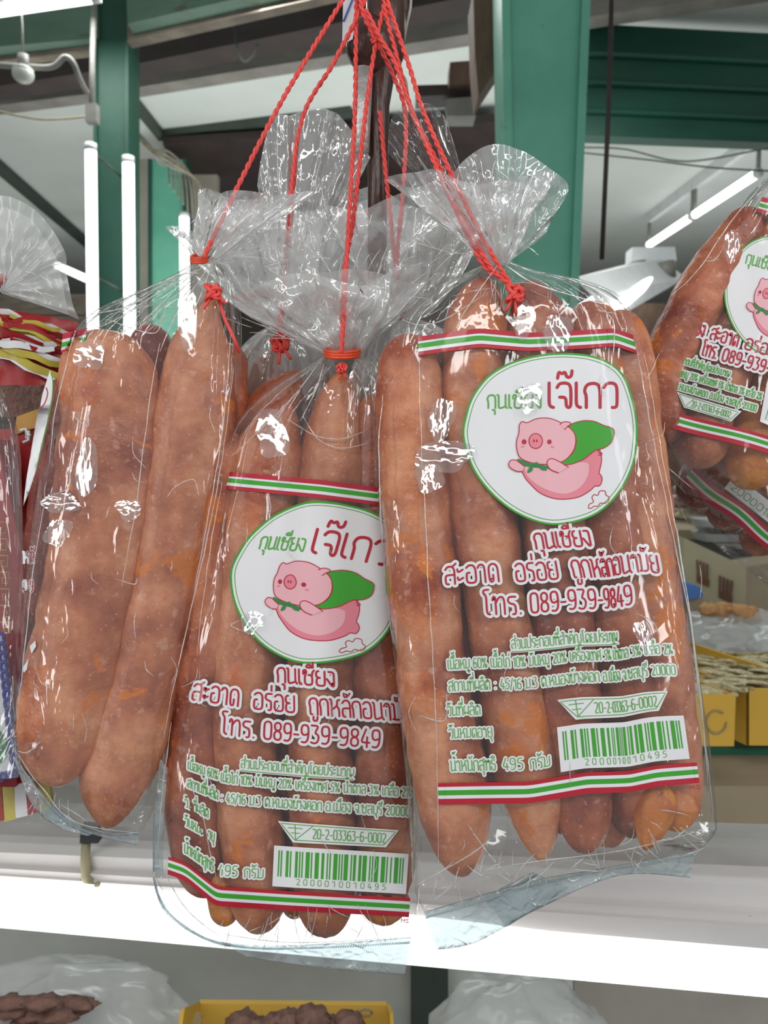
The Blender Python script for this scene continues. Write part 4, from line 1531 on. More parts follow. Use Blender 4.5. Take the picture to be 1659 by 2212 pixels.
cable('slack_cable', [(-10, 238, 3.4), (40, 250, 3.4), (100, 258, 3.4), (184, 252, 3.4)], .005, 'cable', 'slack yellowish cable below the beam, reaching the small grey box')
cable('looped_cable', [(495, 20, 3.6), (505, 60, 3.6), (515, 110, 3.6), (528, 133, 3.6), (548, 118, 3.6), (556, 96, 3.6)], .006, 'strut_dark', 'looped cable hanging over the brown beam left of the post')
cable('slack_cable', [(1262, 318, 3.4), (1350, 322, 3.4), (1450, 346, 3.4), (1530, 344, 3.4), (1680, 315, 3.4)], .004, 'strut_dark', 'thin sagging cable just under the deep green girder')
cable('slack_cable', [(1262, 330, 3.4), (1400, 345, 3.4), (1540, 362, 3.4), (1680, 370, 3.4)], .004, 'strut_dark', 'straight thin cable reaching the nearer ceiling tube')
rnd = random.Random(4)
cb_ = empty('cable_bundle', P(290, 290, 4.2), 'bundle of tangled pale cables between the two left green columns', 'cables')
for i in range(9):
    x = 282 + i * 5
    cable('tangled_cable', [(x, 268 + i * 6, 4.2), (x + 22 + rnd.uniform(-8, 8), 300 + i * 5, 4.2), (x + 50, 322 + rnd.uniform(0, 40), 4.3), (x + 78 + i * 4, 336 + i * 8, 4.4), (x + 84 + i * 5, 400 + i * 14, 4.4)],
          .006, 'conduit' if i % 2 else 'cable', None, None, cb_)

# brown cupboard wall at right, mid distance
slab('brown_partition', [P(1330, 1050, 4.5), P(1700, 1050, 4.5), P(1700, 655, 4.5), P(1330, 655, 4.5)], (0, .1, 0), M['wood'], 'dark brown partition under the lamp fixture', 'panel')

# stall ledge, tube below, back panels ---------------------------------------------------------
def zat(py, Y):
    return P(829.5, py, Y).z


LY = .70
ld = empty('stall_ledge', P(829, 1880, LY), 'scuffed white ledge running behind and below the bags', 'ledge')
# fascia with mouldings: slanted to the right like the photo
def strip(yl, yr, yl2, yr2, Y0, Y1, name, mat, th=.02):
    mb = MB()
    mb.prism([P(-120, yl, Y0), P(1780, yr, Y1), P(1780, yr2, Y1), P(-120, yl2, Y0)], (0, th, 0))
    return mb.build(name, mat, ld)


strip(1838, 1900 + 20, 1772, 1838, .84, .70, 'ledge_top', M['ledge_dark'], .05)
strip(1870, 1985, 1836, 1918, .80, .67, 'upper_fascia', M['ledge'], .04)
strip(1885, 2012, 1869, 1983, .79, .66, 'fascia_lip', M['ledge'], .05)
strip(1905, 2060, 1884, 2010, .785, .655, 'lower_fascia', M['ledge'], .03)
tl, tr = P(-140, 1936, .76), P(1800, 2105, .67)
st = tube_light(tl, tr, .0235, 'large brightly lit tube under the stall ledge', None, 'tube_near', 'stall tube')
for n, q, mat, lab in (('stall_backboard', [(-150, 2400), (892, 2400), (892, 1990), (-150, 1960)], 'panel_grey', 'dark grey green back panel below the tube, left'),
                       ('stall_backboard', [(966, 2400), (1238, 2400), (1238, 2060), (966, 2040)], 'panel_light', 'light grey back panel below the tube, middle'),
                       ('stall_backboard', [(1240, 2400), (1850, 2400), (1850, 2090), (1240, 2060)], 'panel_brown', 'brown grey back panel below the tube, right')):
    slab(n, [P(x, y, 1.10) for x, y in q], (0, .02, 0), M[mat], lab, 'panel', None, 'back panels under the ledge')
slab('panel_post', [P(888, 2400, 1.08), P(968, 2400, 1.08), P(968, 2020, 1.08), P(888, 2020, 1.08)], (0, .05, 0), M['strut_dark'], 'dark green grey post between the back panels', 'post')
# hook and clip at the left
hk = empty('ledge_hook', P(185, 1800, .62), 'yellowed hook with a black clip hanging from the ledge at the left', 'hook')
mb = MB(); mb.prism([P(172, 1822, .77), P(212, 1822, .77), P(208, 1790, .77), P(174, 1785, .77)], (0, .012, 0)); mb.build('clip', M['black_plastic'], hk)
mb = MB(); mb.tube([P(*p) for p in ((186, 1822, .775), (184, 1860, .77), (186, 1895, .765), (196, 1915, .757), (208, 1918, .75), (212, 1908, .745))], [.005, .005, .005, .0045, .0035, .0025], 10); mb.build('curved_hook', M['hook'], hk, True)

# goods below the tube --------------------------------------------------------------------------
def lumpy(name, label, cat, c, rad, mat, seed, n=26, rough=.25, group=None, parent=None, squash=(1, 1, 1), fold=0):
    v = []
    for j in range(n + 1):
        ph = pi * j / n
        for k in range(n * 2):
            th = pi * k / n
            d = Vector((sin(ph) * cos(th), sin(ph) * sin(th), cos(ph)))
            r = 1 + rough * noise.noise(d * 2.2 + Vector((seed, 0, 0))) + rough * .5 * noise.noise(d * 5 + Vector((seed, 0, 0)))
            if fold:
                rr = 1 - abs(noise.noise(d * 3.1 + Vector((0, seed, 0)))) * 2
                r += fold * max(0, rr - .7)
            v.append(c + Vector((d.x * rad[0], d.y * rad[1], d.z * rad[2])) * r)
    f = []
    m = n * 2
    for j in range(n):
        for k in range(m):
            f.append([j * m + k, (j + 1) * m + k, (j + 1) * m + (k + 1) % m, j * m + (k + 1) % m])
    o = mesh(name, v, f, mat, parent)
    if label:
        tag(o, label, cat, group)
    return o


# milky carrier bag with dried meat (bottom left)
lumpy('carrier_bag', 'milky white plastic bag of dried meat, bottom left corner', 'bag', P(120, 2250, .93), (.175, .10, .095), M['film_soft'], 3, 40, .14, 'milky bags under the ledge', fold=.10)
rnd = random.Random(9)
for i in range(26):
    c = P(rnd.uniform(-20, 180), rnd.uniform(2165, 2240), rnd.uniform(.84, .92))
    lumpy('dried_meat_piece', 'dried brown meat strip inside the milky bag at the bottom left', 'dried meat', c, (.022, .012, .006), M['dried_meat'], i * 1.3, 7, .5, 'dried meat strips in the milky bag')
# yellow box
yb = empty('yellow_carton', P(610, 2190, .9), 'open yellow cardboard carton at the bottom centre', 'carton')
for q in ([(395, 2300, .95), (430, 2168, .98), (835, 2172, .98), (850, 2300, .95)],):
    mb = MB(); mb.prism([P(*p) for p in q], (0, .008, 0)); mb.build('back_flap', M['yellow'], yb)
mb = MB(); mb.prism([P(398, 2310, .92), P(372, 2310, .80), P(390, 2182, .86), P(425, 2168, .98)], (.004, .004, 0)); mb.build('side_flap', M['yellow'], yb)
mb = MB(); mb.prism([P(835, 2172, .98), P(842, 2190, .90), P(850, 2330, .86), P(846, 2310, .95)], (.004, .004, 0)); mb.build('side_flap', M['yellow'], yb)
mb = MB()
mb.tube([P(790 + 14 * cos(t * .9), 2188 + 8 * sin(t * .9), .955) for t in range(0, 8)], .0016, 6)
mb.build('round_print_mark', M['cardboard'], yb, True)
for i in range(10):
    lumpy('dried_meat_piece', 'dried brown piece heaped in the yellow carton at the bottom', 'dried meat', P(520 + i * 26, 2212 + (i % 3) * 9 - (14 if 3 < i < 7 else 0), .90), (.020, .02, .010), M['dried_meat'], 40 + i, 9, .5, 'dried pieces in the yellow carton')
lumpy('carrier_bag', 'translucent grey plastic bag at the bottom, right of the yellow carton', 'bag', P(1125, 2255, .95), (.118, .08, .085), M['film_soft'], 8, 40, .14, 'milky bags under the ledge', fold=.10)

# right-hand shelf with cartons -----------------------------------------------------------------
slab('shelf_board', [P(1380, 1642, 1.05), P(1800, 1642, 1.05), P(1800, 1616, 1.05), P(1380, 1616, 1.05)], (0, .45, 0), M['green_glass'], 'deep green shelf edge under the yellow cartons', 'shelf')
slab('shelf_shadow_strip', [P(1300, 1705, 1.30), P(1800, 1705, 1.30), P(1800, 1640, 1.30), P(1300, 1640, 1.30)], (0, .02, 0), M['black_plastic'], 'dark strip standing in for the shadow gap under the green shelf', 'panel')  # black strip put in where there is only shade
slab('cardboard_box', [P(1350, 1862, .95), P(1800, 1872, .95), P(1800, 1700, .95), P(1350, 1696, .95)], (0, .25, 0), M['cardboard'], 'plain brown cardboard box below the green shelf', 'box')


def open_box(label, q, depth, mat, drop=.1, name='yellow_box'):
    """open carton: q = front panel pixel corners (bl, br, tr, tl) with Y; depth away from the viewer"""
    b = empty(name, P(*q[0]), label, 'box', 'yellow cartons of dried fish')
    c = [P(*p) for p in q]
    mb = MB(); mb.prism(c, (0, .005, 0)); mb.build('front_panel', mat, b)
    dv = Vector(depth)
    for i, j in ((0, 3), (1, 2)):
        mb = MB(); mb.prism([c[i], c[i] + dv, c[j] + dv, c[j]], (.004, 0, 0)); mb.build('side_panel', mat, b)
    mb = MB(); mb.prism([c[0] + dv, c[1] + dv, c[2] + dv, c[3] + dv], (0, .005, 0)); mb.build('back_panel', mat, b)
    return b, c, dv


b1, c1, d1 = open_box('small yellow carton of dried fish with a ring mark on its front', [(1440, 1612, .96), (1579, 1612, .96), (1583, 1502, .96), (1440, 1500, .96)], (-.03, .10, 0), M['yellow'])
mb = MB()
mb.tube([P(1548 + 22 * cos(i * .45), 1560 + 25 * sin(i * .45), .958) for i in range(13)], .0012, 6)
mb.build('ring_mark', M['cardboard'], b1, True)
b2, c2, d2 = open_box('larger yellow carton of dried fish at the right edge', [(1612, 1610, 1.02), (1800, 1612, 1.02), (1800, 1490, 1.02), (1612, 1488, 1.02)], (-.115, .30, 0), M['yellow'])


def fish(label, c, L, w_, ang, tilt, mat, group):
    mb = MB()
    pts, rad = [], []
    for i in range(11):
        t = i / 10
        x = (t - .5) * L
        pts.append(c + Vector((x * cos(ang), x * sin(ang), x * tilt + .004 * sin(t * 5))))
        rad.append(max(.0012, w_ * (sin(pi * min(1, t * 1.12)) ** .7 if t < .86 else .35 + (t - .86) * 3)))
    mb.tube(pts, rad, 8)
    for v in mb.v:
        v.z = c.z + (v.z - c.z) * .55
    o = mb.build('dried_fish', mat, None, True)
    return tag(o, label, 'dried fish', group)


rnd = random.Random(5)
for i in range(80):
    t = rnd.random()
    c = P(rnd.uniform(1520, 1700), 1478 - 62 * t + rnd.uniform(-6, 6), 1.04 + .22 * t)
    fish('flat dried fish piled in the larger yellow carton', c, rnd.uniform(.06, .12), .0055, rnd.uniform(-.6, .45), rnd.uniform(-.4, .15), M['fish' if i % 2 else 'fish_pale'], 'dried fish piled in the larger carton')
for i in range(18):
    t = rnd.random()
    c = P(rnd.uniform(1430, 1560), 1500 - 34 * t, .97 + .09 * t)
    fish('flat dried fish piled in the small yellow carton', c, rnd.uniform(.05, .08), .008, rnd.uniform(-.4, .4), rnd.uniform(-.2, .2), M['fish_pale' if i % 3 else 'fish'], 'dried fish piled in the small carton')
# white bag with orange snack
lumpy('snack_sack', 'white plastic sack opened around orange fried snacks, right', 'bag', P(1600, 1375, 1.42), (.135, .10, .047), M['film_soft'], 5, 36, .2, 'milky bags on the shelf', fold=.3)
lumpy('snack_sack', 'white plastic sack at the right edge below the cartons of the far shelf', 'bag', P(1735, 1402, 1.30), (.085, .07, .045), M['film_soft'], 15, 30, .2, 'milky bags on the shelf', fold=.3)
for i in range(16):
    lumpy('fried_snack', 'orange fried snack piece in the white sack', 'snack', P(rnd.uniform(1525, 1640), rnd.uniform(1312, 1338), 1.42 + rnd.uniform(-.03, .05)), (.019, .014, .011), M['crisp'], i, 8, .4, 'orange fried snacks in the white sack')
# cartons
cb = empty('printed_carton', P(1550, 1270, 1.8), 'pale carton with two brown printed symbols on the right', 'box')
mb = MB(); mb.prism([P(1470, 1300, 1.75), P(1610, 1345, 1.6), P(1612, 1225, 1.6), P(1478, 1162, 1.75)], (.01, .3, 0)); mb.build('carton_front', M['carton'], cb)
mb = MB(); mb.prism([P(1610, 1345, 1.6), P(1760, 1335, 1.8), P(1760, 1200, 1.8), P(1612, 1225, 1.6)], (.01, .1, 0)); mb.build('carton_side', M['cardboard'], cb)
for q in ([(1503, 1208), (1532, 1220), (1531, 1268), (1505, 1258)], [(1552, 1242), (1586, 1256), (1580, 1304), (1552, 1290)]):
    mb = MB()
    for k in range(4):
        a0, a1 = k / 4 + .02, k / 4 + .16
        l = lambda a, b, t: (lerp(a[0], b[0], t), lerp(a[1], b[1], t))
        yv = lambda x: lerp(1.75, 1.6, (x - 1470) / 140) - .004
        pts = [l(q[3], q[2], a0), l(q[3], q[2], a1), l(q[0], q[1], a1), l(q[0], q[1], a0)]
        mb.prism([P(x, y, yv(x)) for x, y in pts], (0, -.001, 0))
    pts = [l(q[3], q[2], 0), l(q[3], q[2], 1), l(l(q[3], q[2], 1), l(q[0], q[1], 1), .32), l(l(q[3], q[2], 0), l(q[0], q[1], 0), .32)]
    mb.prism([P(x, y, yv(x)) for x, y in pts], (0, -.001, 0))
    mb.build('printed_symbol', M['carton_print'], cb)
slab('blue_tray', [P(1470, 1300, 1.5), P(1520, 1288, 1.5), P(1512, 1268, 1.5), P(1470, 1256, 1.5)], (0, .15, 0), M['blue'], 'bright blue tray corner left of the printed carton', 'tray')
slab('dark_crate', [P(1440, 1380, 1.52), P(1520, 1330, 1.52), P(1520, 1288, 1.52), P(1440, 1290, 1.52)], (0, .15, 0), M['cardboard'], 'brown crate beneath the blue tray corner', 'crate')
for i, (x, y, mt, lab) in enumerate(((1552, 1150, 'grey_plastic', 'pale grey clamshell tray, lowest of the stack behind the carton'), (1560, 1136, 'black_plastic', 'black tray between the two pale grey trays'),
                                     (1548, 1120, 'grey_plastic', 'pale grey tray, topmost of the stack behind the carton'), (1610, 1180, 'black_plastic', 'black tray lying right of the tray stack'))):
    mb = MB()
    c = P(x, y, 1.95)
    n = 20
    for s in range(2):
        pass
    ring0 = [c + Vector((.05 * (1.0 if abs(cos(a)) > .5 else 1.0) * math.copysign(abs(cos(a)) ** .4, cos(a)) * 1.2, .05 * math.copysign(abs(sin(a)) ** .4, sin(a)), 0)) for a in [2 * pi * k / n for k in range(n)]]
    ring1 = [c + (p - c) * .8 + Vector((0, 0, -.02)) for p in ring0]
    mb.add(ring0 + ring1, [list(range(n)), [n + k for k in range(n)][::-1]] + [[k, n + k, n + (k + 1) % n, (k + 1) % n] for k in range(n)])
    tag(mb.build('plastic_tray', M[mt], None), lab, 'tray', 'plastic trays behind the carton')
rnd = random.Random(2)
for i in range(14):
    lumpy('wrapped_pack', 'blurred pinkish wrapped pack heaped on the far shelf', 'pack', P(rnd.uniform(1450, 1580), rnd.uniform(1050, 1120), 2.3 + rnd.uniform(0, .2)), (.06, .04, .022), M['pinkish' if i % 4 else 'fish_pale'], i, 9, .35, 'pinkish packs on the far shelf')
slab('far_shelf', [P(1430, 1165, 2.1), P(1720, 1165, 2.1), P(1720, 1145, 2.1), P(1430, 1145, 2.1)], (0, .6, 0), M['cardboard'], 'far shelf carrying the pinkish packs', 'shelf')

# hanging post ----------------------------------------------------------------------------------
ps = empty('hanging_post', P(820, 100, .50), 'dark varnished post with a round head from which the bags hang', 'post')
mb = MB()
mb.tube([P(836, -160, .50), P(834, 40, .50), P(828, 120, .50), P(822, 170, .50), P(818, 230, .50), P(816, 420, .50), P(814, 600, .50)], [.012, .0125, .013, .0085, .0068, .0064, .006], 20)
mb.build('shaft', M['post'], ps, True)
mb = MB()
pts = [P(792 + 2 * i, 36 + 130 * i / 12, .497) for i in range(13)]
mb.tube(pts, [.0165 * max(.12, sin(pi * (i + .6) / 13.2)) ** .7 for i in range(13)], 20)
mb.build('knob', M['post'], ps, True)
mb = MB()
mb.tube([P(786, 150, .492), P(782, 250, .492), P(780, 330, .492)], [.0058, .0056, .005], 12)
mb.build('foil_tape', M['foil'], ps, True)
slab('paper_tag', [P(739, 96, .485), P(762, 84, .485), P(777, -30, .485), P(742, -30, .485)], (0, .0006, 0), M['paper'], 'white paper tag with a blue pen line behind the strings', 'tag')
mb = MB()
mb.tube([P(742, 46, .4846), P(752, 22, .4846), P(762, -2, .4846)], .0006, 5)
mb.build('pen_line', M['blue_ink'], bpy.data.objects['paper_tag'], True)
v = MB()
v.prism([P(850, -30, .505), P(882, -30, .505), P(886, 10, .505), P(878, 60, .505), P(866, 130, .505), P(858, 152, .505), P(848, 140, .505), P(846, 60, .505)], (0, .004, 0))
fr = v.build('sacking_strip', M['post'])
tag(fr, 'dark torn strip with a frayed pale edge right of the post', 'strip')
mb = MB()
mb.tube([catmull([tuple(P(x, y, .503)) for x, y in ((884, -30), (887, 10), (878, 55), (870, 100), (864, 140), (868, 160), (876, 175), (880, 205))], i / 40) + () for i in range(41)], .0010, 6)
mb.build('frayed_edge', M['fringe'], fr, True)

# ================================================================== right-hand bag
def YR(y):
    return lerp(.432, .388, (y - 600) / 1250)


def row(xl, yl, xr, yr, yf, D):
    return (xl, yl, xr, yr, yf + D / 2, D)


rR = [row(1052, 572, 1100, 566, YR(580) + .012, .006), row(1010, 590, 1150, 584, YR(600) + .008, .018), row(935, 628, 1262, 608, YR(630) + .003, .034), row(870, 676, 1338, 646, YR(670), .046),
      row(842, 735, 1372, 712, YR(730), .05), row(824, 830, 1396, 810, YR(830), .052), row(815, 960, 1416, 940, YR(960), .052), row(818, 1100, 1442, 1080, YR(1100), .052),
      row(832, 1260, 1468, 1220, YR(1250), .052), row(850, 1420, 1496, 1370, YR(1400), .050), row(866, 1580, 1520, 1520, YR(1560), .048), row(880, 1720, 1538, 1650, YR(1700), .044),
      row(888, 1840, 1548, 1760, YR(1820), .036), row(893, 1915, 1546, 1800, YR(1870), .024), row(912, 1962, 1520, 1830, YR(1900) + .004, .010), row(918, 1975, 1500, 1848, YR(1900) + .008, .003)]
bagR, skR = make_bag('right-hand clear bag of sausages showing its whole printed front', rR, 3.6, (.0012, 4.2, .1), (.0035, .10, 11), 1.3)
full_print(bagR, skR, PR)
ruffle(bagR, (1076, 572), (1010, 380), 22, 175, .035, YR(570) + .012, 3, folds=7)
fan(bagR, (1088, 574), [(960, 400), (1004, 345), (1060, 312), (1118, 322), (1172, 352), (1228, 403), (1197, 464), (1176, 510)], YR(570) + .018, 8.0)
fan(bagR, (1050, 560), [(836, 330), (844, 262), (872, 228), (920, 222), (962, 256), (985, 330)], YR(570) + .022, 2.5, 'film', depth=.015)
flap(bagR, [(916, 1972), (1040, 1935), (1170, 1900), (1330, 1872), (1502, 1838)], [(944, 2052), (1030, 2035), (1160, 1965), (1335, 1892), (1492, 1896)], (YR(1900) + .006, YR(1900) + .006), 2)
flap(bagR, [(1048, 1940), (1150, 1885)], [(1092, 2004), (1228, 1918)], (YR(1900) + .012, YR(1900) + .012), 7)
G_R = 'cured sausages in the right-hand bag'
sausage('pale rough sausage down the left side of the right-hand bag', [(893, 722, 60), (884, 800, 66), (893, 1000, 72), (915, 1250, 73), (940, 1500, 76), (975, 1700, 82), (1000, 1895, 66)], YR, 'sausage_pale', 1, (0, .5), group=G_R)
sausage('sausage left of the red string knot in the right-hand bag', [(1052, 598, 42), (1030, 690, 66), (1022, 850, 66), (1035, 1050, 68), (1070, 1300, 68), (1115, 1550, 72), (1150, 1720, 72), (1170, 1862, 52)], YR, 'sausage_pale', 2, (0.2, .9), group=G_R)
sausage('sausage right of the red string knot in the right-hand bag', [(1132, 606, 34), (1160, 700, 62), (1172, 850, 66), (1188, 1050, 68), (1210, 1300, 66), (1232, 1550, 66), (1256, 1720, 64), (1262, 1845, 50)], YR, 'sausage', 3, (0.2, .2), group=G_R)
sausage('sausage second from the right in the right-hand bag, above the amber end', [(1262, 652, 50), (1290, 780, 58), (1308, 1000, 62), (1328, 1250, 62), (1352, 1500, 64), (1366, 1700, 70), (1362, 1812, 62)], lambda y: YR(y) + .005, 'sausage', 4, (0, .5), group=G_R)
sausage('rightmost long sausage of the right-hand bag', [(1322, 672, 36), (1350, 760, 52), (1372, 950, 58), (1396, 1200, 64), (1424, 1450, 66), (1448, 1650, 66), (1452, 1775, 58)], lambda y: YR(y) + .009, 'sausage_pale', 5, (0, .1), group=G_R)
sausage('small amber sausage end peeping out at the foot of the right-hand bag', [(1428, 1690, 40), (1410, 1760, 42), (1392, 1836, 24)], lambda y: YR(y) - .001, 'sausage_orange', 6, (0, .5), group=G_R)
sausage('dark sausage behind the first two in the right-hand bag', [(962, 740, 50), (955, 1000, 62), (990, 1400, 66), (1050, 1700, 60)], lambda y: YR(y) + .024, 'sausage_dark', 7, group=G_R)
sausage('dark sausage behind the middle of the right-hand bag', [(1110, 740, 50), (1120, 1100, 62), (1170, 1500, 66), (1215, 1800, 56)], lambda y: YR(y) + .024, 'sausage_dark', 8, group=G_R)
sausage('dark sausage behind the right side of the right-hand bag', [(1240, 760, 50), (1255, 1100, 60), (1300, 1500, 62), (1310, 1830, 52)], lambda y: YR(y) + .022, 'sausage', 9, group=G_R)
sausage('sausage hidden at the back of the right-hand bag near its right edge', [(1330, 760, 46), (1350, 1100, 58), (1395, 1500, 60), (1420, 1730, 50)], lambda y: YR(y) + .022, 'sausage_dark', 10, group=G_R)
sausage('amber cut sausage end in the lower right corner of the right-hand bag', [(1462, 1690, 46), (1460, 1740, 52), (1452, 1796, 40)], lambda y: YR(y) + .004, 'sausage_orange', 28, group=G_R)
knot('red string knot on the pair of sausages at the top of the right-hand bag', (1112, 634), YR(634) - .001, 17, 2)

# ================================================================== centre bag
def YC(y):
    return lerp(.462, .428, (y - 760) / 1250)


rC = [row(708, 768, 770, 766, YC(770) + .014, .006), row(655, 800, 800, 790, YC(800) + .008, .018), row(580, 850, 832, 826, YC(850) + .002, .032), row(520, 910, 846, 884, YC(900), .042),
      row(488, 985, 852, 985, YC(985), .046), row(458, 1100, 858, 1120, YC(1100), .047), row(428, 1240, 868, 1270, YC(1250), .047), row(402, 1400, 882, 1430, YC(1400), .046),
      row(376, 1560, 894, 1600, YC(1560), .045), row(352, 1700, 904, 1760, YC(1700), .042), row(332, 1830, 908, 1890, YC(1850), .034), row(345, 1915, 902, 1965, YC(1940), .02), row(430, 2005, 892, 2010, YC(2000) + .004, .008), row(455, 2028, 888, 2022, YC(2000) + .008, .003)]
bagC, skC = make_bag('centre clear bag of sausages, lowest of the three, tied with a red rubber band', rC, 3.2, (.0010, 3.6, .15), (.006, .16, 11), 4.1)


def keepC(x, y):
    # the film folds over the left of the lower print
    if 1668 < y < 1905:
        a = interp([(1668, 392), (1700, 398), (1760, 414), (1800, 436), (1860, 462), (1905, 480)], y)
        b = interp([(1668, 392), (1700, 404), (1760, 428), (1800, 452), (1860, 472), (1905, 480)], y)
        return not (a < x < b)
    return True


skC.keep = keepC
full_print(bagC, skC, PC, 1.0)
skC.keep = lambda x, y: True
rubber_band(bagC, (739, 768), 37, 13, YC(770) + .012)
ruffle(bagC, (740, 764), (650, 610), 34, 230, .03, YC(760) + .016, 5, folds=8, flare=.8, Ytop=.475)
ruffle(bagC, (740, 762), (800, 590), 30, 150, .03, YC(760) + .020, 12, folds=8, flare=.8, Ytop=.485)
flap(bagC, [(478, 2036), (560, 2044), (700, 2040), (888, 2026)], [(535, 2068), (610, 2080), (700, 2092), (874, 2106)], (YC(2000) + .006, YC(2000) + .006), 4)
flap(bagC, [(332, 1890), (352, 1960), (430, 2020), (500, 2042)], [(334, 1925), (385, 1995), (440, 2028), (490, 2048)], (YC(2000) + .004, YC(2000) + .006), 6)
flap(bagC, [(345, 1640), (332, 1760), (330, 1880)], [(362, 1660), (352, 1800), (352, 1900)], (YC(1800) + .01, YC(1900) + .008), 9, name='side_gusset')
G_C = 'cured sausages in the centre bag'
sausage('sausage under the left of the emblem in the centre bag', [(618, 862, 40), (590, 960, 76), (560, 1150, 82), (535, 1400, 76), (530, 1650, 72), (550, 1850, 66), (566, 2016, 60)], YC, 'sausage_pale', 11, (.6, .25), group=G_C)
sausage('sausage hanging straight below the red rubber band in the centre bag', [(742, 798, 26), (730, 880, 56), (718, 1050, 74), (700, 1300, 76), (690, 1550, 72), (698, 1800, 70), (706, 2022, 64)], YC, 'sausage_pale', 12, (.9, .2), group=G_C)
sausage('long right sausage of the centre bag, above the amber end', [(800, 850, 34), (815, 1000, 52), (822, 1250, 60), (826, 1550, 62), (832, 1800, 64), (838, 1965, 54)], lambda y: YC(y) + .004, 'sausage', 13, (.4, .1), group=G_C)
sausage('left sausage of the centre bag beside the fold of the film', [(500, 930, 44), (476, 1100, 56), (452, 1350, 60), (428, 1600, 62), (420, 1780, 62), (446, 1940, 48)], lambda y: YC(y) + .004, 'sausage', 14, (.2, .4), group=G_C)
sausage('amber sausage end at the left foot of the centre bag', [(470, 1880, 30), (482, 1940, 32), (490, 2000, 26)], lambda y: YC(y) + .006, 'sausage_orange', 15, group=G_C)  # amber colour imitates tube light glowing through the end
sausage('amber sausage end glimpsed between the two middle sausages of the centre bag', [(636, 1850, 40), (638, 1920, 34), (636, 1985, 24)], lambda y: YC(y) + .022, 'sausage_orange', 16, group=G_C)  # backlit glow put into the colour here too
sausage('slanting sausage tucked behind the left of the centre bag neck', [(648, 800, 30), (590, 880, 50), (525, 990, 56), (490, 1150, 54)], lambda y: YC(y) + .018, 'sausage', 17, (.8, 0), group=G_C)
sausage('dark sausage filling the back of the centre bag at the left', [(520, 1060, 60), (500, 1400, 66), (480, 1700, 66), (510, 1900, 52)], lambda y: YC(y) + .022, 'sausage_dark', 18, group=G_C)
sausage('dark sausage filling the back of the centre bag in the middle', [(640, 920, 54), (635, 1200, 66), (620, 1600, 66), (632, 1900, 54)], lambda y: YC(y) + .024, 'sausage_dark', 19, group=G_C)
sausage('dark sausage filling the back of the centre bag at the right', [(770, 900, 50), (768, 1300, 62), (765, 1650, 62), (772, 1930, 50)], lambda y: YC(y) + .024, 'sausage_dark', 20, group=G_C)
sausage('amber rounded sausage end at the right foot of the centre bag', [(828, 1900, 50), (830, 1950, 56), (832, 1998, 50)], lambda y: YC(y) + .001, 'sausage_orange', 27, group=G_C)  # added end; its amber imitates backlight from the stall tube
knot('red string knot just under the red rubber band of the centre bag', (738, 796), YC(796) + .002, 10, 5)

# ================================================================== left bag
def YL(y):
    return lerp(.455, .425, (y - 600) / 1200)


rL = [row(418, 572, 468, 566, YL(570) + .01, .008), row(350, 608, 492, 600, YL(600) + .006, .018), row(272, 642, 505, 655, YL(650), .034), row(205, 676, 512, 705, YL(690), .044),
      row(160, 722, 516, 770, YL(740), .05), row(132, 800, 515, 860, YL(830), .052), row(106, 905, 505, 960, YL(930), .052), row(82, 1030, 478, 1080, YL(1060), .052),
      row(62, 1180, 446, 1210, YL(1200), .052), row(50, 1320, 414, 1350, YL(1340), .05), row(40, 1450, 388, 1480, YL(1470), .048), row(31, 1580, 362, 1610, YL(1600), .042),
      row(40, 1660, 345, 1700, YL(1680), .032), row(90, 1725, 325, 1765, YL(1740) + .004, .018), row(150, 1775, 305, 1800, YL(1780) + .008, .006)]
bagL, skL = make_bag('left clear bag of sausages turned sideways so its print faces left', rL, 2.8, None, (.004, .14, 12), 7.7)
# edge-on print on its left flank
def fnL(x, y):
    """x 0..100 along the narrow visible flank, y print units"""
    k = y / 180
    lx = interp([(0, 134), (.06, 128), (.3, 98), (.6, 62), (.85, 44), (1, 34)], k)
    rx = interp([(0, 186), (.06, 176), (.3, 118), (.6, 84), (.85, 66), (1, 62)], k)
    yy = lerp(738, 1668, k)
    return lerp(lx, rx, x / 100), yy - lerp(0, 12, x / 100) * (1 - k)


stripes(bagL, skL, fnL, 0, 100, [(-3.4, -.9, 'red'), (-.9, .4, 'white'), (.4, 2.4, 'green'), (2.4, 3.6, 'white'), (3.6, 4.6, 'red')], 'short piece of striped print on the flank', 16)
mb = MB()
fill(mb, skL, [(108, 800), (114, 816), (112, 860), (102, 910), (92, 960), (80, 1010), (62, 1066), (50, 1094), (56, 1040), (66, 980), (78, 910), (92, 850)], 0, 5)
eo = mb.build('emblem', M['white'], bagL, True)
eo['label'] = 'sliver of the white emblem seen edge-on'
mb = MB()
ribbon(mb, skL, smooth_poly([(110, 806), (114, 824), (112, 862), (102, 912), (90, 962), (80, 1008)], 4, False), 2.0, 2)
mb.build('emblem_rim', M['green'], eo, True)
mb = MB()
ribbon(mb, skL, smooth_poly([(100, 838), (103, 850), (98, 868), (90, 880), (84, 880)], 4, False), 2.6, 2)
mb.build('emblem_letter', M['red'], eo, True)
mb = MB()
draw_text(skL, lambda x, y: (x, y), 'หลั', 50, 74, 1216, 24, 5.5, 0, mb)
t1 = mb.build('slogan_lettering', M['white'], bagL, True)
mb = MB(); draw_text(skL, lambda x, y: (x, y), 'หลั', 50, 74, 1216, 24, 2.4, 2, mb); mb.build('letter_strokes', M['red'], t1, True)
mb = MB()
draw_text(skL, lambda x, y: (x, y), '9-9', 50, 72, 1278, 22, 5.5, 0, mb)
t1 = mb.build('phone_lettering', M['white'], bagL, True)
mb = MB(); draw_text(skL, lambda x, y: (x, y), '9-9', 50, 72, 1278, 22, 2.4, 2, mb); mb.build('letter_strokes', M['red'], t1, True)
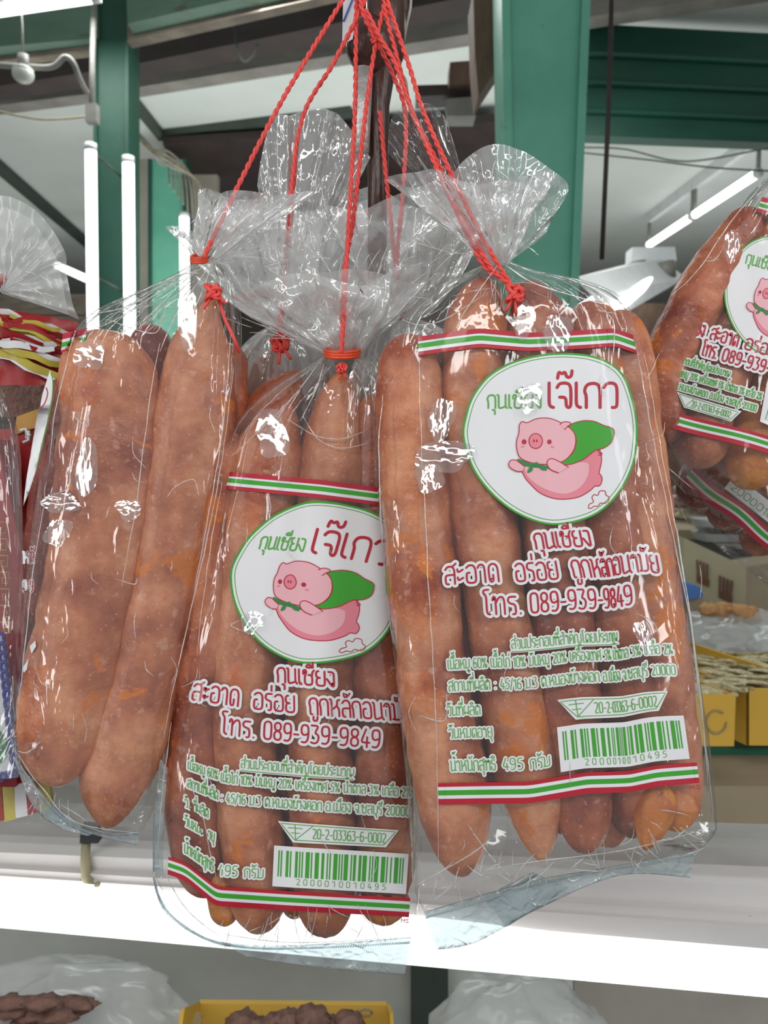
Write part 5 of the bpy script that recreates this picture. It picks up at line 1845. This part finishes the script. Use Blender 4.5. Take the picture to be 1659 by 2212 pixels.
for q in ([(64, 1396), (76, 1384), (78, 1396), (68, 1412)], [(50, 1440), (62, 1424), (58, 1446), (50, 1456)], [(46, 1476), (56, 1472), (56, 1492), (50, 1506)]):
    mb = MB(); fill(mb, skL, q, 0, 4); mb.build('lettering_patch', M['white'], bagL, True)
mb = MB(); fill(mb, skL, [(36, 1530), (48, 1522), (40, 1590), (26, 1592)], 0, 4); bq = mb.build('barcode', M['white'], bagL, True)
mb = MB()
for k in range(4):
    ribbon(mb, skL, [(37 + k * 3, 1532), (28 + k * 3.2, 1586)], 1.2, 2)
mb.build('bar_strokes', M['palegreen'], bq, True)
flap(bagL, [(112, 1736), (170, 1775), (240, 1800), (302, 1796)], [(108, 1770), (165, 1792), (235, 1812), (296, 1826)], (YL(1780) + .006, YL(1780) + .006), 3)
flap(bagL, [(42, 1650), (90, 1715), (150, 1775), (200, 1800)], [(28, 1634), (70, 1740), (130, 1788), (190, 1806)], (YL(1780), YL(1780) + .004), 13, name='foot_fold')
ruffle(bagL, (444, 566), (560, 420), 20, 120, .03, YL(560) + .012, 21, folds=6, flare=.8)
fan(bagL, (440, 566), [(412, 540), (416, 504), (436, 482), (490, 462), (560, 440), (610, 470)], YL(560) + .006, 22.0, depth=.01)
G_L = 'cured sausages in the left bag'
sausage('broad pale sausage with orange patches filling the left of the left bag', [(250, 715, 70), (238, 800, 98), (236, 950, 104), (218, 1130, 100), (184, 1330, 98), (150, 1480, 98), (128, 1600, 90), (128, 1700, 62)], YL, 'sausage_pale', 21, (-.2, .1), .62, group=G_L)
sausage('tapering sausage hanging from the red knot in the left bag', [(460, 640, 20), (440, 710, 54), (428, 820, 80), (410, 950, 84), (378, 1110, 72), (350, 1280, 68), (318, 1440, 74), (282, 1580, 82), (248, 1690, 76), (232, 1790, 46)], lambda y: YL(y) + .006, 'sausage_pale', 22, (.9, .3), .75, group=G_L)
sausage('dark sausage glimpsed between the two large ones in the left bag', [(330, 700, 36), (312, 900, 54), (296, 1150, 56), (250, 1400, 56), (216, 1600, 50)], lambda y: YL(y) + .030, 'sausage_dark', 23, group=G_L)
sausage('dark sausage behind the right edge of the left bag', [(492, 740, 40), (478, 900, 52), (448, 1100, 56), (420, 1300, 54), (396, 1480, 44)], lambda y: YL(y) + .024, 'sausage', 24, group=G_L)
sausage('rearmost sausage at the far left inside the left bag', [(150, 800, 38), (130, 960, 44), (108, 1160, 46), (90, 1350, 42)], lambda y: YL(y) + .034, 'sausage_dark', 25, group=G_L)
knot('red string knot on the tapering sausage of the left bag', (460, 632), YL(632) - .002, 16, 8)
rubber_band(bagL, (430, 564), 17, 10, YL(566) + .006)
mb = MB()
mb.tube([P(*p) for p in ((470, 640, YL(640) - .003), (486, 690, YL(640)), (505, 730, YL(640)), (517, 760, YL(640) + .002))], .0011, 8)
tag(mb.build('string_tail', M['string'], None, True), 'loose red string tail running down from the knot of the left bag', 'string')

# ================================================================== bag behind, between left and centre
rB = [row(596, 700, 640, 700, .52, .01), row(540, 740, 690, 740, .513, .03), row(500, 820, 720, 820, .512, .045), row(480, 1000, 730, 1000, .512, .045), row(470, 1400, 730, 1400, .510, .045), row(475, 1650, 730, 1650, .505, .03), row(490, 1720, 750, 1720, .495, .006)]
bagB, skB = make_bag('clear bag hidden behind the centre bag, its knot showing left of the rubber band', rB, 2.6, None, (.006, .2, 12), 9.9, nu=80, nv=90, mat='film_crumpled')
sausage('sausage end with a red knot behind the neck of the centre bag', [(590, 752, 30), (575, 830, 52), (560, 960, 56), (550, 1200, 56), (550, 1500, 50)], .514, 'sausage', 31, (.5, 0), group='cured sausages in the hidden bag')
sausage('dark sausage beside the one with the red knot behind the centre bag', [(665, 800, 34), (668, 900, 52), (665, 1150, 56), (660, 1500, 48)], .515, 'sausage_dark', 32, (.4, 0), group='cured sausages in the hidden bag')
knot('red string knot left of and behind the red rubber band', (605, 742), .492, 17, 11)
ruffle(bagB, (616, 700), (560, 500), 24, 190, .04, .51, 31, folds=9, flare=.7)
ruffle(bagB, (616, 700), (740, 470), 24, 210, .04, .53, 33, folds=9, flare=.7)
rB2 = [row(860, 690, 900, 690, .49, .01), row(800, 730, 960, 720, .485, .03), row(770, 820, 1000, 800, .485, .045), row(760, 1000, 1010, 1000, .485, .05), row(760, 1500, 1040, 1500, .48, .04), row(780, 1640, 1030, 1640, .48, .006)]
bagD, skD = make_bag('clear bag hidden behind the gap between the centre and right-hand bags', rB2, 2.6, None, (.006, .2, 12), 12.1, nu=80, nv=90, mat='film_crumpled')
sausage('sausage of the hidden bag seen in the gap right of the rubber band', [(842, 800, 36), (836, 950, 50), (838, 1200, 54), (850, 1500, 48)], .492, 'sausage_dark', 33, (.3, 0), group='cured sausages in the hidden bag')
ruffle(bagD, (880, 690), (880, 430), 24, 190, .04, .50, 41, folds=9, flare=.7)
# clear film tips that rise highest
fan(bagB, (616, 700), [(556, 400), (582, 268), (632, 246), (700, 236), (745, 262), (800, 340)], .492, 51.0, depth=.02)

# ================================================================== far right bag, tilted
def YQ(y):
    return .475


tq = radians(16)


def fq(x, y):
    """tilted print frame of the far right bag: x along the text, y down the print, in pixels"""
    ox, oy = 1452, 700
    return ox + x * cos(tq) - y * sin(tq), oy + x * sin(tq) + y * cos(tq)


def rq(xl, xr, y, yf, D):
    a, b = fq(xl, y), fq(xr, y)
    return (a[0], a[1], b[0], b[1], yf + D / 2, D)


rQ = [rq(125, 190, -375, .475, .01), rq(100, 240, -335, .475, .03), rq(62, 330, -250, .475, .045), rq(22, 420, -120, .475, .05), rq(-18, 470, 0, .475, .052), rq(-35, 500, 105, .475, .052), rq(-10, 520, 190, .475, .05),
      rq(30, 520, 262, .475, .04), rq(75, 510, 310, .480, .02), rq(130, 500, 345, .485, .005)]
bagQ, skQ = make_bag('far right clear bag of sausages tilted clockwise and cut by the picture edge', rQ, 3.0, (.001, 3.5, .2), (.004, .14, 10), 15.0, nu=110, nv=140)
# emblem (partly out of frame)
def TQ(x, y):
    return fq(84 + (x - 300) * .205, -128 + (y - 1130) * .2385)


emblem(bagQ, skQ, TQ, .75)
stripes(bagQ, skQ, lambda x, y: fq(x, y), 110, 340, [(-318, -308, 'red'), (-308, -304, 'white'), (-304, -296, 'green'), (-296, -292, 'white'), (-292, -284, 'red')], 'striped print at the narrow top of the tilted bag', 30)
stripes(bagQ, skQ, lambda x, y: fq(x, y + 3 * sin(x * .02)), 8, 480, [(178, 185, 'red'), (185, 190, 'white'), (190, 198, 'green'), (198, 204, 'white'), (204, 214, 'red')], 'striped print across the foot of the tilted bag', 50)
for nm, items, col, wb_, wf in (('slogan_lettering', [('กุนเชียง', 8, 72, 8, 24), ('สะอาด', 86, 148, 8, 24), ('อร่อย', 164, 232, 8, 24)], 'red', 14, 3.6),
                               ('phone_lettering', [('โทร.', 78, 112, 46, 24), ('089-939-9849', 124, 290, 46, 25)], 'red', 14, 3.6),
                               ('ingredients_lettering', [('ส่วนประกอบที่สำคัญโดยประมาณ', 12, 150, 76, 12), ('% เนื้อไก่ 10% มันหมู 20% เครื่องเทศ 5% น้ำตาล 3% เกลือ 2%', -18, 230, 104, 13)], 'palegreen', 7.5, 1.8),
                               ('address_lettering', [(': 45/16 ม.3 ต.หนองข้างคอก อ.เมือง จ.ชลบุรี 20000', -16, 226, 132, 13), ('กรัม', 4, 26, 160, 13)], 'palegreen', 7.5, 1.8)):
    a, b = MB(), MB()
    for text, x0, x1, yb_, h in items:
        draw_text(skQ, fq, text, x0, x1, yb_, h, wb_, 0, a)
        draw_text(skQ, fq, text, x0, x1, yb_, h, wf, 3, b)
    o = a.build(nm, M['white'], bagQ, True)
    b.build('letter_strokes', M[col], o, True)
mb = MB(); fill(mb, skQ, [fq(*p) for p in ((50, 138), (196, 140), (180, 168), (74, 166))], 0, 6); lq = mb.build('licence_mark', M['white'], bagQ, True)
mb = MB()
ribbon(mb, skQ, [fq(*p) for p in ((56, 141), (190, 143), (177, 165), (76, 163))], 1.4, 2, True)
draw_text(skQ, fq, '20-2-03363-6-0002', 88, 176, 160, 12, 1.6, 2, mb)
ribbon(mb, skQ, [fq(*p) for p in ((90, 143), (78, 160))], 1.4, 2)
mb.build('licence_strokes', M['palegreen'], lq, True)
mb = MB(); fill(mb, skQ, [fq(*p) for p in ((232, 70), (420, 72), (420, 175), (240, 150))], 0, 8); bq = mb.build('barcode', M['white'], bagQ, True)
mb = MB()
for k in range(26):
    ribbon(mb, skQ, [fq(250 + k * 6.3, 86), fq(251 + k * 6.3, 142)], 1.5 + (k * 7 % 3), 2, step=14)
mb.build('bar_strokes', M['green'], bq, True)
G_Q = 'cured sausages in the far right bag'


def sq(lab, xs, mat, seed, dy=0, **k):
    pts = [fq(x, y) + (r,) for x, y, r in xs]
    return sausage(lab, pts, YQ(0) + dy, mat, seed, group=G_Q, **k)


sq('leftmost sausage of the tilted far right bag', [(105, -290, 34), (62, -140, 52), (30, 0, 56), (14, 120, 52), (52, 255, 46)], 'sausage', 41)
sq('second sausage of the tilted far right bag', [(165, -320, 40), (150, -140, 60), (130, 20, 64), (118, 150, 62), (140, 285, 50)], 'sausage', 42)
sq('amber sausage of the tilted far right bag at the picture edge', [(235, -260, 46), (255, -60, 62), (262, 60, 66), (250, 180, 66), (250, 300, 52)], 'sausage_orange', 43, dy=.002)
sq('sausage of the tilted far right bag mostly outside the picture', [(350, -200, 50), (380, 0, 66), (390, 150, 66), (390, 290, 52)], 'sausage_pale', 44)
sq('dark sausage at the back of the tilted far right bag', [(140, -240, 44), (90, -20, 62), (80, 130, 62), (110, 260, 46)], 'sausage_dark', 45, dy=.024)
sq('second dark sausage at the back of the tilted far right bag', [(240, -240, 44), (200, -20, 62), (190, 130, 62), (200, 270, 46)], 'sausage_dark', 46, dy=.026)

# lower right bag behind the tilted one
tw_ = radians(38)


def fw(x, y):
    return 1500 + x * cos(tw_) - y * sin(tw_), 1040 + x * sin(tw_) + y * cos(tw_)


def rw(xl, xr, y, yf, D):
    a, b = fw(xl, y), fw(xr, y)
    return (a[0], a[1], b[0], b[1], yf + D / 2, D)


rW = [rw(-40, 300, -120, .56, .02), rw(-44, 330, -60, .56, .04), rw(-40, 340, 0, .56, .045), rw(-20, 340, 40, .565, .035), rw(10, 330, 66, .57, .02), rw(40, 320, 80, .575, .004)]
bagW, skW = make_bag('lowest right bag, half hidden behind the tilted one, its striped foot slanting down', rW, 2.8, None, (.002, .1, 8), 18.0, nu=80, nv=70)
stripes(bagW, skW, lambda x, y: fw(x, y + 3 * sin(x * .04)), -20, 320, [(-22, -14, 'red'), (-14, -9, 'white'), (-9, 0, 'green'), (0, 6, 'white'), (6, 16, 'red')], 'striped print along the slanting foot', 50)
mb = MB(); fill(mb, skW, [fw(*p) for p in ((60, -66), (300, -66), (300, -28), (60, -28))], 0, 8); bq = mb.build('barcode', M['white'], bagW, True)
mb = MB(); draw_text(skW, fw, '2000010010495', 70, 280, -36, 14, 1.6, 2, mb); mb.build('barcode_digits', M['palegreen'], bq, True)
for i, (x, mt) in enumerate(((10, 'sausage_dark'), (90, 'sausage'), (180, 'sausage'), (270, 'sausage_dark'))):
    pts = [fw(x, -150) + (40,), fw(x + 2, -40) + (46,), fw(x + 8, 50) + (36,)]
    sausage(('leftmost', 'second', 'third', 'last')[i] + ' sausage of the lowest right bag behind the tilted one', pts, .565, mt, 60 + i, group='cured sausages in the lowest right bag')

# ================================================================== red strings
TS = 'red twine strings tied to the bags'
ST = [
    ('leftmost red string, running down to the left bag', [(760, -40, .475), (735, 8, .473), (660, 130, .468), (592, 248, .462), (510, 410, .458), (440, 556, .452)]),
    ('second red string from the left, running to the knot behind the rubber band', [(800, -30, .470), (775, 30, .470), (718, 140, .475), (655, 250, .482), (628, 420, .49), (604, 730, .492)]),
    ('straight red string left of the foil tape, running to the centre bag', [(770, -40, .474), (769, 60, .472), (766, 250, .470), (752, 500, .466), (742, 690, .462), (737, 762, .462)]),
    ('red string crossing over the post, left strand of the crossing pair', [(838, -40, .468), (830, 10, .466), (812, 90, .464), (790, 240, .466), (762, 480, .470), (742, 600, .470), (738, 760, .468)]),
    ('red string from the left of the post down to the hidden bag behind the gap', [(768, -40, .470), (785, 30, .468), (812, 85, .468), (848, 160, .472), (876, 250, .478), (870, 420, .484), (858, 560, .486), (866, 690, .488)]),
    ('red string ending at the right-hand sausage knot', [(790, 20, .462), (820, 80, .460), (850, 130, .458), (872, 190, .455), (898, 260, .452), (960, 400, .444), (1040, 566, .438), (1085, 600, .434)]),
    ('red string just left of the rightmost one', [(825, -40, .466), (832, 20, .464), (854, 110, .460), (880, 210, .456), (900, 262, .452), (990, 440, .444), (1052, 566, .436), (1100, 615, .431)]),
    ('rightmost red string, running to the right-hand bag', [(830, -40, .466), (836, 0, .464), (856, 60, .460), (886, 150, .455), (918, 250, .450), (1000, 430, .442), (1060, 545, .436), (1108, 622, .430)]),
    ('short red string in the gap right of the centre bag neck', [(820, 240, .490), (838, 420, .490), (852, 560, .490), (860, 640, .490), (868, 684, .490)]),
]
for lab, pts in ST:
    twine(lab, pts, 5.0)
knot('bundle of red twine where the strings cross in front of the post', (812, 82), .468, 10, 31)

# ================================================================== packs at the far left
pk = empty('snack_pack', P(20, 640, .50), 'clear pack with red, white and gold stripes tied with red ribbon at the far left', 'pack')
fan(pk, (8, 628), [(-90, 500), (-40, 430), (10, 424), (62, 444), (108, 488), (140, 548), (146, 600), (160, 665), (170, 690)], .49, 3.0, 'film_soft', depth=.05)
fan(pk, (4, 634), [(-90, 520), (-40, 450), (10, 448), (62, 470), (100, 520), (126, 570), (140, 640), (150, 680)], .51, 6.0, 'film_soft', depth=.03)
# striped wrapped cone: sheared grid whose strips are separate foil stripes
def cone(x, y):
    return P(x, y, .505 - .02 * cos((x - 20) / 150) + .003 * noise.noise((x * .03, y * .03, 1.7)))


cols = ['pack_red', 'card_white', 'lime', 'pack_red', 'card_white', 'lime', 'pack_red']
mb = MB()
vv = [cone(lerp(-60, 160, i / 20), lerp(652 + i * 2, 830, j / 12)) + Vector((0, .006, 0)) for j in range(13) for i in range(21)]
mb.add(vv, [[j * 21 + i, j * 21 + i + 1, (j + 1) * 21 + i + 1, (j + 1) * 21 + i] for j in range(12) for i in range(20)])
mb.build('foil_wrap', M['pack_red'], pk, True)
rs = random.Random(17)
for i in range(24):
    mb = MB()
    v = []
    ya = rs.uniform(655, 800)
    sl = rs.uniform(-.1, .75) if i % 3 else rs.uniform(.5, .9)
    xa, xb = rs.uniform(-60, 40), rs.uniform(90, 165)
    hh = rs.uniform(7, 22)
    for k in range(13):
        t = k / 12
        x = lerp(xa, xb, t)
        wav = 14 * noise.noise((x * .02, i * 1.4, 5))
        y0 = min(ya, 730) + (x - xa) * sl * .55 + wav
        h2 = hh * (.5 + .5 * sin(pi * (.15 + .8 * t)))
        lim = 850 - max(0, x - 60) * .2
        y0 = min(y0, lim)
        v += [cone(x, y0), cone(x, min(y0 + h2, lim + 4))]
        v[-1].y -= .0008 * i % .006
        v[-2].y -= .0008 * i % .006 + .0012
    mb.add(v, [[2 * k, 2 * k + 1, 2 * k + 3, 2 * k + 2] for k in range(12)])
    mb.build('foil_stripe', M[cols[i % 7]], pk, True)
mb = MB(); mb.prism([P(-30, 640, .49), P(2, 612, .488), P(12, 600, .488), P(6, 590, .488), P(-30, 600, .49)], (0, .004, 0)); mb.build('ribbon', M['pack_red'], pk)
mb = MB(); mb.prism([P(-40, 930, .52), P(100, 920, .52), P(96, 1180, .52), P(-40, 1200, .52)], (0, .01, 0)); mb.build('red_card', M['pack_red'], pk)
mb = MB(); mb.prism([P(36, 900, .518), P(90, 880, .518), P(88, 920, .518), P(30, 940, .518)], (0, .002, 0)); mb.build('gold_panel', M['gold'], pk)
mb = MB(); mb.prism([P(-40, 830, .524), P(90, 815, .524), P(100, 900, .524), P(-40, 900, .524)], (0, .01, 0)); mb.build('brown_filling', M['dried_meat'], pk)
mb = MB()
for s in ([(44, 930), (56, 926), (58, 944)], [(62, 930), (62, 950), (50, 956)], [(66, 938), (56, 946)]):
    mb.tube([P(x, y, .516) for x, y in s], .0011, 6)
mb.build('white_lettering', M['card_white'], pk, True)
# gift box with gold key pattern
gp = empty('gift_box', P(20, 1300, .47), 'tall red gift box with a gold key pattern at the left edge', 'box')
mb = MB(); mb.prism([P(-90, 1700, .48), P(34, 1700, .48), P(56, 1480, .485), P(44, 1180, .49), P(8, 1000, .495), P(-10, 950, .495), P(-90, 950, .495)], (0, .02, 0)); mb.build('box_face', M['pack_red'], gp)
mb = MB()
ky = [(-14, 0), (10, 0), (10, 24), (-4, 24), (-4, 12), (3, 12)]
for i in range(7):
    ox, oy = 4 + i * 1.6, 1128 + i * 36
    pts = [P(ox + x, oy + y, .478) for x, y in ky] + [P(ox - 12, oy + 36, .478)]
    mb.tube([P(ox + x, oy + y, .4785) for x, y in ky], .0007, 4)
mb.build('key_pattern', M['gold'], gp, True)
wc = empty('label_card', P(0, 1550, .465), 'white card with a navy lattice border and a green badge at the left edge', 'card')
mb = MB(); mb.prism([P(-80, 1720, .465), P(44, 1672, .465), P(26, 1520, .466), P(6, 1370, .467), P(-80, 1370, .467)], (0, .002, 0)); mb.build('card', M['card_white'], wc)
mb = MB()
for i in range(15):
    cx, cy = lerp(2, 32, i / 14), 1380 + i * 20
    mb.tube([P(cx + 7 * cos(t * pi / 5), cy + 12 * sin(t * pi / 5), .4645) for t in range(11)], .0011, 5)
for i in range(6):
    cx, cy = -30 + i * 12, 1686 - i * 3
    mb.tube([P(cx + 8 * cos(t * pi / 5), cy + 7 * sin(t * pi / 5), .4645) for t in range(11)], .001, 5)
mb.build('lattice_border', M['navy'], wc, True)
mb = MB(); mb.prism([P(-6 + 22 * cos(t), 1615 + 36 * sin(t), .4648) for t in [2 * pi * k / 24 for k in range(24)]][::-1], (0, .0004, 0)); mb.build('green_badge', M['badge'], wc)
mb = MB()
for x, y in ((0, 1592), (8, 1606), (2, 1620), (9, 1634)):
    mb.tube([P(x + 3 * cos(t * 2.5), y + 3 * sin(t * 2.5), .4642) for t in range(6)], .0004, 4)
mb.build('badge_flowers', M['card_white'], wc, True)
sp = empty('striped_pack', P(40, 1730, .50), 'striped red, white and gold paper wrapper at the bottom left edge', 'pack')
for i, mt in enumerate(('lime', 'card_white', 'pack_red', 'lime', 'card_white', 'pack_red', 'lime')):
    x = -70 + i * 26
    y1 = 1772 - max(0, x) * .30
    mb = MB(); mb.prism([P(x, y1 + 6, .50), P(x + 26, y1, .50), P(x + 20, 1690 - x * .02, .51), P(x - 5, 1694, .51)], (0, .004, 0)); mb.build('paper_stripe', M[mt], sp)
mb = MB(); mb.prism([P(-80, 1712, .485), P(58, 1690, .485), P(56, 1672, .485), P(-80, 1700, .485)], (0, .01, 0)); mb.build('red_rim', M['pack_red'], sp)
# clear film over the packs
rP = [row(-60, 820, 0, 840, .45, .006), row(-90, 880, 26, 900, .445, .02), row(-110, 1000, 42, 1000, .445, .03), row(-110, 1250, 52, 1250, .443, .03), row(-110, 1500, 50, 1500, .44, .025), row(-110, 1690, 40, 1680, .44, .01)]
bp_ = hull_points(rP, 60, 70, 3, None, (.002, .2, 9), 22.0, .0004)
o = mesh('film', bp_[1], grid_faces(60, 70), M['film'], gp)
o['label'] = 'clear film round the gift box'

# ================================================================== whitened creases and added highlight patches on the film
crease(bagR, [[(905, 768), (912, 1000), (928, 1300), (942, 1560), (948, 1900)], [(1374, 738), (1402, 900), (1444, 1110), (1500, 1400), (1543, 1780)], [(1392, 760), (1426, 960), (1470, 1200), (1512, 1480), (1530, 1700)],
              [(1075, 574), (1040, 620), (1008, 668), (985, 706)], [(1092, 572), (1150, 610), (1240, 640), (1332, 664)], [(900, 1912), (1010, 1850), (1060, 1812)], [(1050, 1880), (1150, 1862), (1350, 1836), (1530, 1790)],
              [(1010, 1780), (1060, 1850), (1110, 1900)], [(868, 690), (905, 702), (960, 690), (1040, 640)], [(905, 1545), (960, 1556), (966, 1500)], [(1280, 650), (1322, 690), (1326, 740), (1320, 800)],
              [(826, 850), (818, 980), (826, 1180)], [(1375, 1325), (1412, 1345), (1424, 1372)], [(1462, 1140), (1490, 1330), (1518, 1560)]], YR)
crease(bagC, [[(480, 1040), (452, 1200), (424, 1420)], [(690, 782), (640, 850), (560, 930), (500, 985)], [(700, 786), (680, 850), (648, 910)], [(760, 790), (790, 850), (786, 930)], [(620, 905), (680, 940), (740, 948), (790, 930)],
              [(370, 1560), (352, 1700), (340, 1850)], [(404, 1680), (436, 1760), (452, 1830), (470, 1910)], [(350, 1870), (400, 1960), (470, 2020)], [(520, 1340), (500, 1352), (540, 1368)], [(480, 2018), (640, 2036), (880, 2024)],
              [(862, 1150), (880, 1400), (900, 1700)], [(655, 900), (690, 950), (740, 968), (800, 956)]], YC)
crease(bagL, [[(440, 576), (330, 640), (250, 690), (180, 720)], [(452, 574), (380, 680), (345, 760)], [(455, 580), (400, 720)], [(160, 720), (140, 800), (118, 900), (108, 1000)], [(345, 740), (318, 900), (296, 1080), (262, 1270)],
              [(505, 790), (478, 1000), (440, 1200), (385, 1440), (352, 1600)], [(500, 720), (476, 960), (420, 1280)], [(150, 1000), (150, 1050), (112, 1070)], [(160, 900), (190, 920), (188, 866)], [(30, 1620), (90, 1700), (160, 1775), (300, 1800)],
              [(90, 1600), (60, 1625), (36, 1622)], [(248, 1250), (290, 1262), (296, 1248)], [(98, 1070), (70, 1240), (52, 1420), (34, 1560)], [(195, 680), (280, 660), (360, 610)], [(230, 690), (330, 720), (350, 680)], [(360, 1075), (380, 1050), (418, 1036), (430, 1070)]], YL)
crease(bagQ, [[fq(-18, -60), fq(22, -130), fq(62, -250), fq(100, -330)], [fq(-34, 60), fq(-36, 120), fq(-12, 190)], [fq(30, -150), fq(50, -160), fq(62, -190)], [fq(0, 230), fq(60, 290), fq(140, 330)]], .474)
for bag, c, s, Y, lamp, sd in ((bagR, (952, 905), (52, 70), YR(905) - .004, 1, 1.0), (bagR, (962, 985), (95, 60), YR(985) - .004, 0, 2.0), (bagR, (925, 1030), (60, 50), YR(1030) - .004, 1, 3.0), (bagR, (1130, 690), (42, 60), YR(700) - .003, 0, 4.0),
                               (bagR, (1205, 720), (60, 66), YR(730) - .003, 2, 5.0), (bagR, (1142, 860), (40, 60), YR(860) - .004, 0, 6.0), (bagR, (1392, 1372), (34, 60), YR(1372) - .003, 2, 7.0),
                               (bagC, (585, 935), (56, 90), YC(935) - .004, 0, 8.0), (bagC, (770, 830), (30, 50), YC(830) - .003, 2, 9.0), (bagC, (545, 1345), (50, 40), YC(1345) - .004, 1, 10.0),
                               (bagL, (186, 1010), (44, 100), YL(1010) - .004, 1, 11.0), (bagL, (128, 1085), (60, 36), YL(1085) - .003, 0, 12.0), (bagL, (124, 1150), (50, 50), YL(1150) - .003, 1, 13.0), (bagL, (192, 765), (46, 60), YL(765) - .003, 0, 14.0),
                               (bagL, (278, 1100), (40, 40), YL(1100) - .004, 0, 15.0), (bagL, (405, 690), (30, 110), YL(690) - .002, 0, 16.0), (bagQ, (1580, 530), (30, 50), .468, 1, 17.0), (bagW, (1590, 1150), (40, 30), .555, 1, 18.0)):
    highlight_patch(bag, c, (s[0] * 1.25, s[1] * 1.25), Y, lamp, sd, .05)

# fine crumple lines of the gathered film, whitened to stand in for sparkle
rc = random.Random(77)


def crumples(bag, c, n, rmin, rmax, a0, a1, Y, keep=lambda x, y: True):
    ls = []
    for i in range(n * 3):
        a = rc.uniform(a0, a1)
        r0 = rc.uniform(rmin, rmax)
        L = rc.uniform(22, 95)
        bend = rc.uniform(-.35, .35)
        if rc.random() < .3:
            a2 = a + rc.choice((-1, 1)) * rc.uniform(.5, 1.3)
        else:
            a2 = a
        x0, y0 = c[0] + cos(a) * r0, c[1] - sin(a) * r0
        pts = [(x0, y0)]
        for k in range(1, 4):
            d = a2 + bend * k / 2
            pts.append((pts[-1][0] + cos(d) * L / 3, pts[-1][1] - sin(d) * L / 3))
        if all(keep(*p) for p in pts):
            ls.append(pts)
        if len(ls) >= n:
            break
    crease(bag, ls, lambda y: Y, .00026, 'crumple_glint')


crumples(bagC, (740, 764), 70, 20, 260, .25, 2.9, YC(700) + .004, lambda x, y: 470 < x < 985 and 300 < y < 760)
crumples(bagR, (1080, 572), 34, 20, 190, .5, 3.0, YR(560) + .008, lambda x, y: 860 < x < 1215 and 330 < y < 700)
crumples(bagR, (1080, 572), 30, 30, 240, 3.3, 5.9, YR(620) + .004, lambda x, y: 880 < x < 1330 and 600 < y < 700 and y > 590 + abs(x - 1080) * .25)
crumples(bagL, (444, 572), 46, 20, 260, 3.35, 4.3, YL(640) + .004, lambda x, y: 190 < x < 430 and y > 575 and y < 735 and y > 560 + (444 - x) * .42)
crumples(bagL, (444, 566), 30, 15, 150, -.2, 2.2, YL(560) + .006, lambda x, y: 405 < x < 640 and 430 < y < 660)
crumples(pk, (8, 628), 26, 20, 150, -.3, 1.9, .475, lambda x, y: x < 150 and 440 < y < 690)
crumples(bagR, (1200, 1500), 46, 330, 480, 3.7, 5.9, YR(1900) - .002, lambda x, y: 905 < x < 1530 and 2010 - (x - 905) * .26 > y > 1960 - (x - 905) * .26 - 90)
crumples(bagC, (680, 1600), 40, 330, 450, 3.6, 5.8, YC(2000) - .002, lambda x, y: 345 < x < 885 and 1930 < y < 2055 and y > 1985 - (x - 345) * .1)
crumples(bagL, (200, 1400), 30, 300, 430, 3.6, 5.6, YL(1780) - .002, lambda x, y: 50 < x < 305 and 1640 < y < 1810 and y > 1690 + (x - 60) * .35)
for bag, ox0, ox1, oy0, oy1, Yf, n in ((bagR, 830, 1500, 760, 1850, YR, 18), (bagC, 420, 860, 900, 1900, YC, 14), (bagL, 70, 470, 760, 1650, YL, 18)):  # scattered whitened lines standing in for glints on the film
    ls = []
    for i in range(n):
        y = rc.uniform(oy0, oy1)
        k = (y - oy0) / (oy1 - oy0)
        sh = {id(bagR): lerp(0, 50, k), id(bagC): lerp(60, -40, k), id(bagL): lerp(60, -50, k)}[id(bag)]
        x = rc.uniform(ox0, ox1) + sh
        a = pi / 2 + rc.uniform(-.35, .35) + (.1 if bag is bagR else -.15)
        L = rc.uniform(20, 80)
        bnd = rc.uniform(-.5, .5)
        ls.append([(x, y), (x + cos(a) * L * .5, y + sin(a) * L * .5), (x + cos(a + bnd) * L, y + sin(a + bnd) * L)])
    crease(bag, ls, lambda y, Yf=Yf: Yf(y) - .0012, .00022, 'crease_glint')
